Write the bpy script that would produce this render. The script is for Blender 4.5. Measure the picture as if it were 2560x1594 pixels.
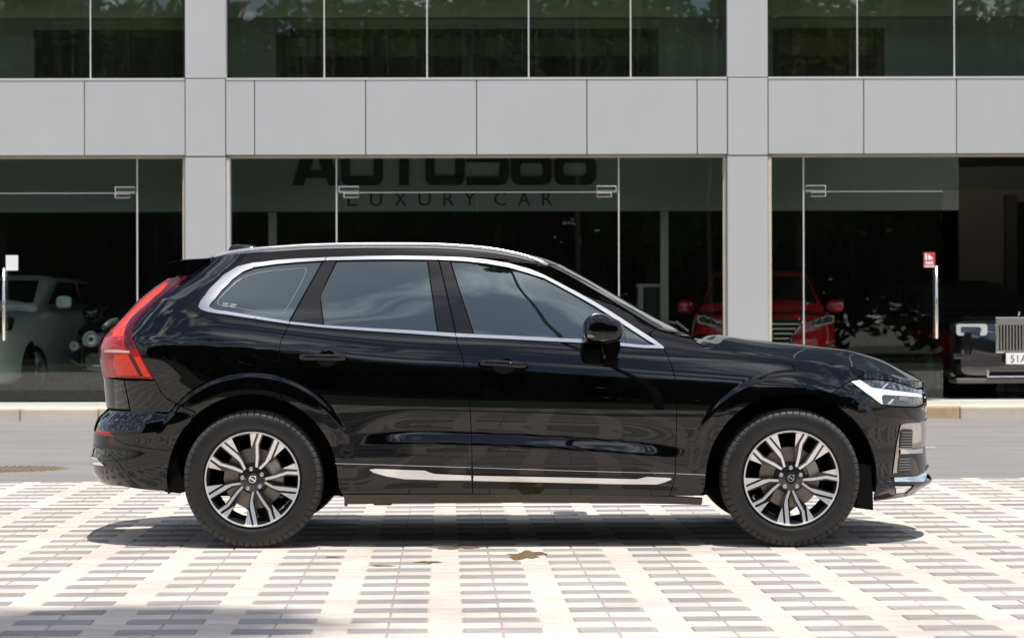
import bpy, bmesh, math, random
import numpy as np
from mathutils import Vector, Matrix
from mathutils.geometry import delaunay_2d_cdt

for o in list(bpy.data.objects): bpy.data.objects.remove(o)
C = bpy.context.scene.collection
SC = bpy.context.scene
random.seed(7); RNG = np.random.default_rng(7)

# ------------------------------------------------------------------ camera
F = 5648.0                                   # focal length in photo pixels (2560 wide)
CAM = Vector((0.0, 0.0, 1.19))
_p = math.atan(13.0 / F); _r = 0.0022
fwd = Vector((0, math.cos(_p), math.sin(_p)))
right = Vector((math.cos(_r), 0, -math.sin(_r)))
up = right.cross(fwd).normalized()
right = fwd.cross(up).normalized()
cd = bpy.data.cameras.new('camera'); cam = bpy.data.objects.new('camera', cd); C.objects.link(cam)
cd.sensor_width = 36; cd.lens = F / 2560 * 36; cd.clip_end = 2000
cd.dof.use_dof = True; cd.dof.focus_distance = 12.0; cd.dof.aperture_fstop = 5.6
M = Matrix.Identity(4)
for i in range(3):
    M[i][0] = right[i]; M[i][1] = up[i]; M[i][2] = -fwd[i]; M[i][3] = CAM[i]
cam.matrix_world = M; SC.camera = cam

# ------------------------------------------------------------------ world, sun, exposure
SUN_TO = Vector((0.10, -0.27, 1.0)).normalized()
elev = math.asin(SUN_TO.z); azim = math.atan2(SUN_TO.x, SUN_TO.y)
W = bpy.data.worlds.new('World'); SC.world = W; W.use_nodes = True
nt = W.node_tree; nd = nt.nodes; lk = nt.links
bg = nd['Background']; bg.inputs[1].default_value = 0.106
sky = nd.new('ShaderNodeTexSky'); sky.sky_type = 'NISHITA'; sky.sun_disc = False
sky.sun_elevation = elev; sky.sun_rotation = azim; sky.air_density = 1.0; sky.dust_density = 1.1
tc = nd.new('ShaderNodeTexCoord'); sep = nd.new('ShaderNodeSeparateXYZ'); lk.new(tc.outputs['Generated'], sep.inputs[0])
def wmath(op, a, b=None, v=None):
    n = nd.new('ShaderNodeMath'); n.operation = op; lk.new(a, n.inputs[0])
    if b is not None: lk.new(b, n.inputs[1])
    if v is not None: n.inputs[1].default_value = v
    return n.outputs[0]
zc_ = wmath('ADD', wmath('MAXIMUM', sep.outputs[2], v=0.0), v=0.12)
cmb = nd.new('ShaderNodeCombineXYZ')
lk.new(wmath('MULTIPLY', wmath('DIVIDE', sep.outputs[0], zc_), v=.8), cmb.inputs[0]); lk.new(wmath('DIVIDE', sep.outputs[1], zc_), cmb.inputs[1])
nz = nd.new('ShaderNodeTexNoise'); nz.inputs['Scale'].default_value = 4.2; nz.inputs['Detail'].default_value = 7; nz.inputs['Roughness'].default_value = 0.55
nz.inputs['Distortion'].default_value = 0.6
lk.new(cmb.outputs[0], nz.inputs['Vector'])
rp = nd.new('ShaderNodeValToRGB'); rp.color_ramp.elements[0].position = 0.50; rp.color_ramp.elements[1].position = 0.68
lk.new(nz.outputs[0], rp.inputs[0])
mx = nd.new('ShaderNodeMix'); mx.data_type = 'RGBA'
lk.new(rp.outputs[0], mx.inputs[0]); lk.new(sky.outputs[0], mx.inputs[6]); mx.inputs[7].default_value = (21, 21, 21, 1)
lk.new(mx.outputs[2], bg.inputs[0])
sd = bpy.data.lights.new('sun', 'SUN'); sd.energy = 5.0; sd.angle = math.radians(0.53); sd.color = (1, 0.965, 0.91)
so = bpy.data.objects.new('sun', sd); C.objects.link(so); so.location = (0, 0, 40)
so.rotation_euler = (-SUN_TO).to_track_quat('-Z', 'Y').to_euler()
vs = SC.view_settings; vs.view_transform = 'Standard'; vs.look = 'None'; vs.gamma = 1; vs.use_curve_mapping = False
vs.exposure = 0.19
SC.cycles.max_bounces = 10; SC.cycles.transparent_max_bounces = 16

# ------------------------------------------------------------------ pixel helpers
def ray(u, v): return fwd + right * ((u - 1280) / F) + up * ((797 - v) / F)
def at(u, v, Y):
    d = ray(u, v); t = (Y - CAM.y) / d.y; return CAM + d * t
def ground(u, v, z=0.0):
    d = ray(u, v); t = (z - CAM.z) / d.z; return CAM + d * t
K = 2560 / 2428.0                               # second measuring scale: whole-picture view

# ------------------------------------------------------------------ materials
MATS = {}
def mat(name, col, rough=0.5, metal=0.0, coat=0.0, ior=1.5, spec=0.5, noise=None, bump=None, coatr=0.03):
    if name in MATS: return MATS[name]
    m = bpy.data.materials.new(name); m.use_nodes = True; MATS[name] = m
    n = m.node_tree.nodes; l = m.node_tree.links; b = n['Principled BSDF']
    b.inputs['Base Color'].default_value = (*col, 1); b.inputs['Roughness'].default_value = rough
    b.inputs['Metallic'].default_value = metal; b.inputs['IOR'].default_value = ior
    b.inputs['Coat Weight'].default_value = coat; b.inputs['Coat IOR'].default_value = 1.52; b.inputs['Coat Roughness'].default_value = coatr
    b.inputs['Specular IOR Level'].default_value = spec
    if noise:                                    # (scale, amount, rough_amount[, second colour])
        tcn = n.new('ShaderNodeTexCoord'); mp = n.new('ShaderNodeMapping'); l.new(tcn.outputs['Object'], mp.inputs[0])
        if len(noise) > 4: mp.inputs['Scale'].default_value = noise[4]
        t = n.new('ShaderNodeTexNoise'); t.inputs['Scale'].default_value = noise[0]; t.inputs['Detail'].default_value = 8; t.inputs['Roughness'].default_value = 0.62
        l.new(mp.outputs[0], t.inputs['Vector'])
        r = n.new('ShaderNodeValToRGB'); r.color_ramp.elements[0].position = 0.3; r.color_ramp.elements[1].position = 0.7
        l.new(t.outputs[0], r.inputs[0])
        c2 = noise[3] if len(noise) > 3 and noise[3] else tuple(max(0, c * (1 - noise[1])) for c in col)
        x = n.new('ShaderNodeMix'); x.data_type = 'RGBA'; l.new(r.outputs[0], x.inputs[0])
        x.inputs[6].default_value = (*c2, 1); x.inputs[7].default_value = (*col, 1); l.new(x.outputs[2], b.inputs['Base Color'])
        if noise[2]:
            mr = n.new('ShaderNodeMapRange'); mr.inputs[3].default_value = max(0, rough - noise[2]); mr.inputs[4].default_value = rough + noise[2]
            l.new(t.outputs[0], mr.inputs[0]); l.new(mr.outputs[0], b.inputs['Roughness'])
    if bump:
        tcn = n.new('ShaderNodeTexCoord')
        t = n.new('ShaderNodeTexNoise'); t.inputs['Scale'].default_value = bump[0]; t.inputs['Detail'].default_value = 6
        l.new(tcn.outputs['Object'], t.inputs['Vector'])
        bp = n.new('ShaderNodeBump'); bp.inputs['Strength'].default_value = bump[1]; bp.inputs['Distance'].default_value = bump[2]
        l.new(t.outputs[0], bp.inputs['Height']); l.new(bp.outputs[0], b.inputs['Normal'])
    return m
def glass_mat(name, tint, refl, rough=0.0, dirt=0.0):
    if name in MATS: return MATS[name]
    m = bpy.data.materials.new(name); m.use_nodes = True; MATS[name] = m
    n = m.node_tree.nodes; l = m.node_tree.links; n.remove(n['Principled BSDF']); out = n['Material Output']
    tr = n.new('ShaderNodeBsdfTransparent'); tr.inputs[0].default_value = (*tint, 1)
    gl = n.new('ShaderNodeBsdfGlossy'); gl.inputs['Roughness'].default_value = rough; gl.inputs[0].default_value = (1, 1, 1, 1)
    fr = n.new('ShaderNodeFresnel'); fr.inputs[0].default_value = 1.5
    a = n.new('ShaderNodeMath'); a.operation = 'MULTIPLY'; a.inputs[1].default_value = refl; a.use_clamp = True; l.new(fr.outputs[0], a.inputs[0])
    ms = n.new('ShaderNodeMixShader'); l.new(a.outputs[0], ms.inputs[0]); l.new(tr.outputs[0], ms.inputs[1]); l.new(gl.outputs[0], ms.inputs[2])
    last = ms.outputs[0]
    if dirt:                                     # dusty film with vertical run marks
        tcn = n.new('ShaderNodeTexCoord'); mp = n.new('ShaderNodeMapping'); mp.inputs['Scale'].default_value = (9, 1, .35); l.new(tcn.outputs['Object'], mp.inputs[0])
        t = n.new('ShaderNodeTexNoise'); t.inputs['Scale'].default_value = 2.2; t.inputs['Detail'].default_value = 9; t.inputs['Roughness'].default_value = .7; l.new(mp.outputs[0], t.inputs['Vector'])
        r = n.new('ShaderNodeMapRange'); r.inputs[1].default_value = .5; r.inputs[2].default_value = .85; r.inputs[3].default_value = dirt * .15; r.inputs[4].default_value = dirt; l.new(t.outputs[0], r.inputs[0])
        df = n.new('ShaderNodeBsdfDiffuse'); df.inputs[0].default_value = (.5, .49, .47, 1)
        m2 = n.new('ShaderNodeMixShader'); l.new(r.outputs[0], m2.inputs[0]); l.new(last, m2.inputs[1]); l.new(df.outputs[0], m2.inputs[2]); last = m2.outputs[0]
    l.new(last, out.inputs[0]); return m
def leaf_mat(name, c1, c2):
    m = bpy.data.materials.new(name); m.use_nodes = True; MATS[name] = m
    n = m.node_tree.nodes; l = m.node_tree.links; b = n['Principled BSDF']; out = n['Material Output']
    tcn = n.new('ShaderNodeTexCoord'); t = n.new('ShaderNodeTexNoise'); t.inputs['Scale'].default_value = 1.3; t.inputs['Detail'].default_value = 5
    l.new(tcn.outputs['Object'], t.inputs['Vector'])
    x = n.new('ShaderNodeMix'); x.data_type = 'RGBA'; l.new(t.outputs[0], x.inputs[0]); x.inputs[6].default_value = (*c1, 1); x.inputs[7].default_value = (*c2, 1)
    l.new(x.outputs[2], b.inputs['Base Color']); b.inputs['Roughness'].default_value = .7; b.inputs['Specular IOR Level'].default_value = .12
    tl = n.new('ShaderNodeBsdfTranslucent'); l.new(x.outputs[2], tl.inputs[0])
    ms = n.new('ShaderNodeMixShader'); ms.inputs[0].default_value = .35; l.new(b.outputs[0], ms.inputs[1]); l.new(tl.outputs[0], ms.inputs[2]); l.new(ms.outputs[0], out.inputs[0])
    return m
PAINT = mat('black_paint', (.0012, .0012, .0014), .5, 0, 1.0, coatr=.010, spec=0)
GLASSB = mat('privacy_glass', (.004, .007, .008), .0, 0, .25, 2.3, coatr=.0); GLASSB.node_tree.nodes['Principled BSDF'].inputs['Specular Tint'].default_value = (.80, .97, 1.0, 1)
GLOSSB = mat('piano_black', (.002, .002, .0025), .30, 0, 1.0, coatr=.03, spec=.03)
CHROME = mat('chrome', (.86, .86, .87), .07, 1.0)
TRIM = mat('bright_window_trim', (.66, .66, .655), .14, 1.0)
SATIN = mat('satin_aluminium', (.80, .80, .80), .22, 1.0)
DARK = mat('black_plastic', (.012, .012, .012), .55, noise=(40, .3, .1))
VOID = mat('matte_black', (.004, .004, .004), .9, spec=.1)
RUBBER = mat('tyre_rubber', (.013, .0125, .012), .40, noise=(7, .5, .12), bump=(140, .15, .002))
TREAD = mat('dusty_tread', (.048, .043, .038), .7, noise=(30, .4, .1))
RUBBER2 = mat('tyre_lettering', (.012, .012, .012), .42)
REDL = mat('red_lens', (.42, .006, .008), .3, 0, .5, spec=.1, noise=(26, .3, .0))
REDLIT = mat('bright_red_lens', (.82, .045, .018), .3, 0, .5, spec=.1, noise=(40, .25, .0))
REDD = mat('dark_red_lens', (.055, .002, .008), .3, 0, .5, spec=.1)
WHITEL = mat('white_light_guide', (.82, .84, .86), .18, 0, .6)
CLEAR = mat('lamp_glass_dark', (.03, .035, .045), .04, 0, 1.0)
STEEL = mat('brushed_steel', (.55, .55, .54), .28, 1.0)
ROTOR = mat('brake_disc_steel', (.30, .27, .24), .38, 1.0, noise=(30, .3, .08))
MACH = mat('machined_alloy', (.86, .86, .87), .34, .85, .4)
GREYP = mat('grey_plastic', (.16, .15, .14), .45)

# ------------------------------------------------------------------ object helpers
def link(name, me, m=None, parent=None):
    o = bpy.data.objects.new(name, me); C.objects.link(o)
    if m is not None and me is not None: me.materials.append(m)
    if parent is not None: o.parent = parent
    return o
def empty(name, loc=(0, 0, 0), rz=0.0, parent=None):
    o = bpy.data.objects.new(name, None); C.objects.link(o); o.location = loc; o.rotation_euler = (0, 0, rz); o.empty_display_size = .2
    if parent is not None: o.parent = parent
    return o
def tag(o, label, cat, group=None):
    o['label'] = label; o['category'] = cat
    if group: o['group'] = group
    return o
def struct(o, label=None):
    o['kind'] = 'structure'
    if label: o['label'] = label
    return o
def stuff(o, label=None, cat=None):
    o['kind'] = 'stuff'
    if label: o['label'] = label
    if cat: o['category'] = cat
    return o
def pmesh(name, v, f, m=None, parent=None, smooth=False):
    me = bpy.data.meshes.new(name); me.from_pydata([tuple(p) for p in v], [], f); me.update()
    if smooth: me.polygons.foreach_set('use_smooth', [True] * len(me.polygons))
    return link(name, me, m, parent)
def bmobj(name, bm, m=None, parent=None, smooth=False):
    me = bpy.data.meshes.new(name); bmesh.ops.recalc_face_normals(bm, faces=bm.faces[:]); bm.to_mesh(me); bm.free()
    if smooth:
        me.polygons.foreach_set('use_smooth', [True] * len(me.polygons)); me.set_sharp_from_angle(angle=math.radians(smooth if smooth > 1 else 35))
    return link(name, me, m, parent)
def boxv(x0, x1, y0, y1, z0, z1):
    v = [(x0, y0, z0), (x1, y0, z0), (x1, y1, z0), (x0, y1, z0), (x0, y0, z1), (x1, y0, z1), (x1, y1, z1), (x0, y1, z1)]
    f = [(0, 3, 2, 1), (4, 5, 6, 7), (0, 1, 5, 4), (1, 2, 6, 5), (2, 3, 7, 6), (3, 0, 4, 7)]
    return v, f
def box(name, x0, x1, y0, y1, z0, z1, m=None, parent=None, bev=0.0):
    v, f = boxv(min(x0, x1), max(x0, x1), min(y0, y1), max(y0, y1), min(z0, z1), max(z0, z1))
    if not bev: return pmesh(name, v, f, m, parent)
    bm = bmesh.new(); vs_ = [bm.verts.new(p) for p in v]
    for q in f: bm.faces.new([vs_[i] for i in q])
    bmesh.ops.bevel(bm, geom=bm.edges[:], offset=bev, segments=2, affect='EDGES', profile=.5)
    return bmobj(name, bm, m, parent, False)
def prism(name, poly, y0, y1, m=None, parent=None, bev=0.0, smooth=22):
    """polygon in (x,z) pushed from y0 to y1"""
    bm = bmesh.new(); a = [bm.verts.new((x, y0, z)) for x, z in poly]; b = [bm.verts.new((x, y1, z)) for x, z in poly]
    bm.faces.new(a); bm.faces.new(b[::-1]); n = len(poly)
    for i in range(n): bm.faces.new((a[i], a[(i + 1) % n], b[(i + 1) % n], b[i]))
    if bev: bmesh.ops.bevel(bm, geom=[e for e in bm.edges if abs(e.verts[0].co.y - e.verts[1].co.y) < 1e-6], offset=bev, segments=2, affect='EDGES')
    return bmobj(name, bm, m, parent, smooth)
def tube(name, pts, r, m=None, parent=None, seg=10, caps=True, flat=1.0):
    """round bar along a polyline; r may be a list"""
    pts = [Vector(p) for p in pts]; n = len(pts); rs = r if isinstance(r, (list, tuple)) else [r] * n
    v = []; f = []; ref = Vector((0, 0, 1))
    for i, p in enumerate(pts):
        t = (pts[min(i + 1, n - 1)] - pts[max(i - 1, 0)]).normalized()
        a = t.cross(ref)
        if a.length < 1e-3: a = t.cross(Vector((1, 0, 0)))
        a.normalize(); b = a.cross(t).normalized()
        for k in range(seg):
            w = 2 * math.pi * k / seg; v.append(p + a * math.cos(w) * rs[i] * flat + b * math.sin(w) * rs[i])
    for i in range(n - 1):
        for k in range(seg): f.append((i * seg + k, i * seg + (k + 1) % seg, (i + 1) * seg + (k + 1) % seg, (i + 1) * seg + k))
    if caps: f.append(tuple(range(seg))[::-1]); f.append(tuple((n - 1) * seg + k for k in range(seg)))
    return pmesh(name, v, f, m, parent, True)
def lathe(name, prof, m=None, parent=None, seg=64, axis='y', closed=False):
    """profile [(axial, radius)] turned about the y axis"""
    v = []; f = []; n = len(prof)
    for k in range(seg):
        w = 2 * math.pi * k / seg; c, s = math.cos(w), math.sin(w)
        for a, r in prof: v.append((r * c, a, r * s))
    for k in range(seg):
        k2 = (k + 1) % seg
        for i in range(n - 1 + (1 if closed else 0)):
            j = (i + 1) % n; f.append((k * n + i, k2 * n + i, k2 * n + j, k * n + j))
    o = pmesh(name, v, f, m, parent, True); o.data.set_sharp_from_angle(angle=math.radians(38)); return o
def disc(name, c, r, m, parent=None, seg=24, th=.004):
    return lathe_at(name, [(0, 0.0001), (0, r * .93), (th * .3, r), (th, r)], c, m, parent, seg)
def lathe_at(name, prof, c, m, parent=None, seg=24):
    o = lathe(name, prof, m, parent, seg); o.location = c; return o
def sm(t): t = np.clip(t, 0, 1); return t * t * (3 - 2 * t)
def pip(px, py, poly):
    poly = np.asarray(poly); x = poly[:, 0]; y = poly[:, 1]; x2 = np.roll(x, -1); y2 = np.roll(y, -1); r = np.zeros(px.shape, bool)
    for a, b, c, d in zip(x, y, x2, y2):
        if b == d: continue
        r ^= ((b > py) != (d > py)) & (px < (c - a) * (py - b) / (d - b) + a)
    return r
def text_mesh(body, size=1.0, extrude=0.0, spacing=1.0, bold=0.0):
    cu = bpy.data.curves.new('text', 'FONT'); cu.body = body; cu.size = size; cu.extrude = extrude; cu.space_character = spacing; cu.offset = bold
    o = bpy.data.objects.new('text', cu); C.objects.link(o); dg = bpy.context.evaluated_depsgraph_get(); dg.update()
    me = bpy.data.meshes.new_from_object(o.evaluated_get(dg)); C.objects.unlink(o); bpy.data.objects.remove(o); return me
# ================================================================== SETTING
YF = 29.0                                          # facade plane
ZFL = 0.20                                         # showroom floor
LIGHTP = mat('light_paver', (.56, .495, .435), .8, noise=(7, .16, .06), bump=(60, .25, .004))
DARKP = mat('grey_paver', (.305, .287, .274), .75, noise=(9, .28, .06), bump=(60, .3, .004))
JOINT = mat('paving_joint', (.41, .33, .26), .95, noise=(5, .35, 0))
def add_random(m, amt, lo=.80):                            # each paver a little lighter or darker than the next
    n = m.node_tree.nodes; l = m.node_tree.links; b = n['Principled BSDF']; src = b.inputs['Base Color'].links[0].from_socket
    oi = n.new('ShaderNodeObjectInfo'); mr = n.new('ShaderNodeMapRange'); mr.inputs[3].default_value = 1 - amt; mr.inputs[4].default_value = 1 + amt
    l.new(oi.outputs['Random'], mr.inputs[0]); vm = n.new('ShaderNodeVectorMath'); vm.operation = 'SCALE'; l.new(src, vm.inputs[0])
    ge = n.new('ShaderNodeNewGeometry'); tn = n.new('ShaderNodeTexNoise'); tn.inputs['Scale'].default_value = .9; tn.inputs['Detail'].default_value = 7; tn.inputs['Roughness'].default_value = .65; l.new(ge.outputs['Position'], tn.inputs['Vector'])
    m2 = n.new('ShaderNodeMapRange'); m2.inputs[1].default_value = .32; m2.inputs[2].default_value = .6; m2.inputs[3].default_value = lo; m2.inputs[4].default_value = 1.0 + (1 - lo) * .2; l.new(tn.outputs[0], m2.inputs[0])
    mu = n.new('ShaderNodeMath'); mu.operation = 'MULTIPLY'; l.new(mr.outputs[0], mu.inputs[0]); l.new(m2.outputs[0], mu.inputs[1]); l.new(mu.outputs[0], vm.inputs['Scale']); l.new(vm.outputs[0], b.inputs['Base Color'])
add_random(LIGHTP, .07); add_random(DARKP, .11)
ASPH = mat('worn_asphalt', (.225, .212, .205), .85, noise=(.9, .30, .05, None, (.5, 2.2, 1)), bump=(220, .4, .006))
EARTH = mat('far_ground', (.20, .18, .15), .9, noise=(.2, .3, 0))
KERBM = mat('kerb_stone', (.60, .52, .42), .85, noise=(2.5, .25, .05), bump=(40, .3, .006))
KERBT = mat('sand_coloured_kerb', (.50, .37, .22), .9, noise=(4, .3, .05), bump=(40, .3, .006))
LINEW = mat('white_road_paint', (.88, .88, .87), .7, noise=(14, .06, 0))
LINEY = mat('cream_road_paint', (.70, .58, .36), .7)
g = pmesh('ground', [(-700, -700, -.03), (700, -700, -.03), (700, 900, -.03), (-700, 900, -.03)], [(0, 1, 2, 3)], EARTH); struct(g)

TH = math.radians(1.7); E1 = Vector((math.cos(TH), math.sin(TH), 0)); E2 = Vector((-math.sin(TH), math.cos(TH), 0))
P0 = ground(934, 1376); o1, o2 = P0.dot(E1), P0.dot(E2)
edge2 = (ground(0, 1207).dot(E2) + ground(2560, 1190).dot(E2)) / 2
line2 = (ground(100, 1271).dot(E2) + ground(2500, 1255).dot(E2)) / 2
def pv(a, b, z): p = E1 * a + E2 * b; return (p.x, p.y, z)
pav = pmesh('pavement', [pv(-60, 1.2, -.0035), pv(60, 1.2, -.0035), pv(60, edge2, -.0035), pv(-60, edge2, -.0035)], [(0, 1, 2, 3)], JOINT); struct(pav)
road = pmesh('road', [pv(-60, edge2 + .003, -.002), pv(60, edge2 + .003, -.002), (62, 28.25, -.002), (-62, 28.25, -.002)], [(0, 1, 2, 3)], ASPH); struct(road)
added_lawn = pmesh('added_lawn', [pv(-60, -60, -.005), pv(60, -60, -.005), pv(60, 1.197, -.005), pv(-60, 1.197, -.005)], [(0, 1, 2, 3)], mat('darkened_lawn', (.045, .065, .022), .95, noise=(3, .5, 0))); struct(added_lawn)  # unseen dark ground added to dim reflections in the showroom glass
PER, RP, DR, DW = .4475, .3115, .160, .304
gj, gr = .007, .003                                 # joint at brick ends, between rows
def brickmesh(name, L, Wd, m, h=.02):
    v, f = boxv(-L / 2, L / 2, -Wd / 2, Wd / 2, -h, 0); b = .003
    bm = bmesh.new(); q = [bm.verts.new(p) for p in v]
    for t in f: bm.faces.new([q[i] for i in t])
    bmesh.ops.bevel(bm, geom=[e for e in bm.edges if e.verts[0].co.z > -.001 and e.verts[1].co.z > -.001], offset=b, segments=1, affect='EDGES')
    me = bpy.data.meshes.new(name); bmesh.ops.recalc_face_normals(bm, faces=bm.faces[:]); bm.to_mesh(me); bm.free(); me.materials.append(m); return me
BM = {'grey': brickmesh('grey_paver', DW - gj, DR - gr, DARKP), 'half': brickmesh('light_paver', PER - DW - gj, DR - gr, LIGHTP), 'long': brickmesh('light_paver', PER - gj, RP - DR - gr, LIGHTP)}
def infr(p):
    q = Vector(p) - CAM; d = q.dot(fwd)
    if d < .5: return False
    u = 1280 + q.dot(right) / d * F; v = 797 - q.dot(up) / d * F
    return -120 < u < 2680 and v < 1640
cand = []
nr0 = int((1.5 - o2) / RP); nr1 = int((edge2 - o2) / RP) + 1
for j in range(nr0, nr1):
    b0 = o2 + j * RP - DR / 2
    for i in range(-27, 28):
        a0 = o1 + i * PER
        if b0 + DR < edge2:
            cand.append(('grey', a0 + DW / 2, b0 + DR / 2)); cand.append(('half', a0 + DW + (PER - DW) / 2, b0 + DR / 2))
        if b0 + RP < edge2: cand.append(('long', a0 + DW / 2 + PER / 2, b0 + DR + (RP - DR) / 2))
vis = {'grey': [], 'light': []}; rest = []
for c in cand:
    (vis['grey' if c[0] == 'grey' else 'light'] if infr(pv(c[1], c[2], 0)) else rest).append(c)
def hidden(c):                                     # wholly under the parked car
    x, y, _ = pv(c[1], c[2], 0); return abs(x - .05) < 1.0 and 12.35 < y < 13.3
for k in vis:
    vis[k].sort(key=lambda c: (hidden(c), c[2])); rest += vis[k][300:]; vis[k] = vis[k][:300]
for k in vis:
    for c in vis[k]:
        o = bpy.data.objects.new('grey_paver' if k == 'grey' else 'light_paver', BM[c[0]]); C.objects.link(o); o.parent = pav
        o.location = pv(c[1], c[2], .0005 + random.uniform(-.0012, .0012)); o.rotation_euler = (random.gauss(0, .003), random.gauss(0, .002), TH + random.gauss(0, .0025))
for kk, mm, nm in (('grey', DARKP, 'grey_pavers'), ('l', LIGHTP, 'light_pavers')):
    V = []; Fc = []
    for c in rest:
        if (c[0] == 'grey') != (kk == 'grey'): continue
        L, Wd = {'grey': (DW - gj, DR - gr), 'half': (PER - DW - gj, DR - gr), 'long': (PER - gj, RP - DR - gr)}[c[0]]
        n0 = len(V); z = random.uniform(-.001, .001)
        for zz in (-.0032, z):
            for sx, sy in ((-1, -1), (1, -1), (1, 1), (-1, 1)): V.append(pv(c[1] + sx * L / 2, c[2] + sy * Wd / 2, zz))
        Fc += [(n0 + 4, n0 + 5, n0 + 6, n0 + 7)] + [(n0 + q, n0 + (q + 1) % 4, n0 + 4 + (q + 1) % 4, n0 + 4 + q) for q in range(4)]
    o = pmesh(nm, V, Fc, mm, pav); o['kind'] = 'stuff'
# painted bay line, lane dash, manhole, wet patches
o = pmesh('parking_line', [pv(-12, line2 - .035, .004), pv(12, line2 - .035, .004), pv(12, line2 + .035, .004), pv(-12, line2 + .035, .004)], [(0, 1, 2, 3)], LINEW); struct(o, 'thin white parking line painted across the paving')
q = ground(2336, 1118); o = pmesh('lane_marking', [(q.x - 2, q.y - .06, .002), (q.x, q.y - .05, .002), (q.x + .02, q.y + .05, .002), (q.x - 2, q.y + .05, .002)], [(0, 1, 2, 3)], LINEY); struct(o)
q = ground(28, 1172); mh = empty('manhole_cover', (q.x, q.y, -.002)); tag(mh, 'round ribbed metal manhole cover set in the asphalt road', 'manhole cover')
MHM = mat('rusty_iron', (.30, .235, .17), .6, .3, noise=(14, .5, .1))
fr_ = lathe('frame', [(0, .47), (.006, .46), (.006, .415), (0, .41)], MHM, mh, 48); fr_.rotation_euler = (math.pi / 2, 0, 0)
pl = lathe('cover', [(0, .408), (.003, .40), (.003, .001)], MHM, mh, 48); pl.rotation_euler = (math.pi / 2, 0, 0)
rm = None
for k in range(13):
    x = -.36 + k * .06; hh = math.sqrt(max(.0, .385 ** 2 - x * x))
    if rm is None:
        v, f = boxv(-.016, .016, -1, 1, .002, .010); rm = pmesh('rib', v, f, MHM, mh); r_ = rm
    else: r_ = rm.copy(); C.objects.link(r_)
    r_.location = (x, 0, 0); r_.scale = (1, hh, 1); r_.rotation_euler = (0, 0, 0)
WET = mat('wet_brown_water', (.30, .205, .11), .3, 0, .2, noise=(18, .45, .1))
def blot(u0, u1, v0, v1, seed, label):
    rr = random.Random(seed); a = ground(u0, (v0 + v1) / 2); b = ground(u1, (v0 + v1) / 2); n = ground((u0 + u1) / 2, v0); s = ground((u0 + u1) / 2, v1)
    cx, cy, rx, ry = (a.x + b.x) / 2, (n.y + s.y) / 2, (b.x - a.x) / 2, (n.y - s.y) / 2; V = [(cx, cy, .0022)]; N = 40; ph = [rr.uniform(0, 6.3) for _ in range(4)]
    for k in range(N):
        w = 2 * math.pi * k / N; r = .72 + .18 * math.sin(2 * w + ph[0]) + .14 * math.sin(5 * w + ph[1]) + .10 * math.sin(9 * w + ph[2])
        V.append((cx + rx * r * math.cos(w), cy + ry * r * math.sin(w), .0022))
    o = pmesh('puddle', V, [(0, 1 + k, 1 + (k + 1) % N) for k in range(N)], WET); tag(o, label, 'puddle')
blot(1070, 1222, 1363, 1374, 1, 'long thin brown puddle on the pavers beneath the middle of the black car')
blot(1256, 1376, 1375, 1400, 2, 'widest ragged brown puddle on the pavers below the front door')
blot(1035, 1106, 1401, 1408, 3, 'small oval brown wet spot on a light paver')
blot(812, 852, 1389, 1395, 4, 'tiny dark wet streak on pavers ahead of the rear wheel')
blot(908, 1002, 1412, 1416, 5, 'thin dark wet streak along one grey paver')

# ------------------------------------------------------------------ kerb and apron
kb = empty('kerb', (0, 28.25, 0)); struct(kb)
xs = [-14 + .98 * i for i in range(30)]
for i, x in enumerate(xs):
    tan = 3.25 < x + .5 < 5.4
    o = box('kerb_stone', x + .004, x + .976, 0, .28, -.05, .155 + random.uniform(-.004, .004), KERBT if tan else KERBM, kb, .025)
    o.location.z = 0
ap = box('apron', -15, 15, 28.54, YF - .02, -.05, .150, KERBM); struct(ap)

# ------------------------------------------------------------------ showroom building
FACE = mat('grey_cladding_panel', (.47, .47, .468), .62, .0, spec=.25, noise=(1.2, .022, .06, None, (2.2, 1, .35)))
add_random(FACE, .010, .975)
BACK = mat('panel_joint_black', (.02, .02, .02), .8)
CREAM = mat('cream_frame', (.62, .56, .47), .6, noise=(6, .2, 0))
WHITEB = mat('white_silicone', (.56, .55, .53), .6)
GLS = glass_mat('clear_showroom_glass', (.88, .92, .89), 1.3, dirt=.008)
GLU = glass_mat('dusty_upper_glass', (.74, .80, .74), 1.9, rough=.012, dirt=.035)
FLT = mat('showroom_tile', (.42, .43, .41), .18, noise=(1.2, .1, .05))
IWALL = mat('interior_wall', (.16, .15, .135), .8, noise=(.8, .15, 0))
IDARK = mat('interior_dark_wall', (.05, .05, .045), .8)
IGREY = mat('bulkhead_grey', (.33, .36, .345), .7)
BEIGE = mat('beige_wall', (.52, .46, .39), .8, noise=(1, .12, 0))
PALE = mat('pale_sill_tile', (.62, .66, .60), .4, noise=(3, .1, 0))
STAIN = mat('polished_steel', (.80, .78, .74), .16, 1.0)
B = empty('showroom_building', (0, YF, 0)); tag(B, 'grey panelled two-storey car showroom with large glass fronts across the road', 'building')
def bb(name, x0, x1, y0, y1, z0, z1, m, parent=None, bev=0.0):
    o = box(name, x0, x1, y0 - YF, y1 - YF, z0, z1, m, B if parent is None else parent, bev)
    if parent is not None: o.matrix_parent_inverse = Matrix.Identity(4)
    return o
def FX(u): return at(u * K, 290, YF).x
zb_, zt_ = at(1280, 386, YF).z, at(1280, 199, YF).z          # fascia
colL = (FX(438.5), FX(535.5)); colR = (FX(1724), FX(1821))
bayw = colR[0] - colL[0]
XL, XR = colL[0] - bayw - 1.2, colR[1] + bayw + 1.2
bb('slab', XL, XR, YF + .06, YF + .40, zb_ + .012, zt_ - .012, BACK)
ZTOP = 11.6
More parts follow.
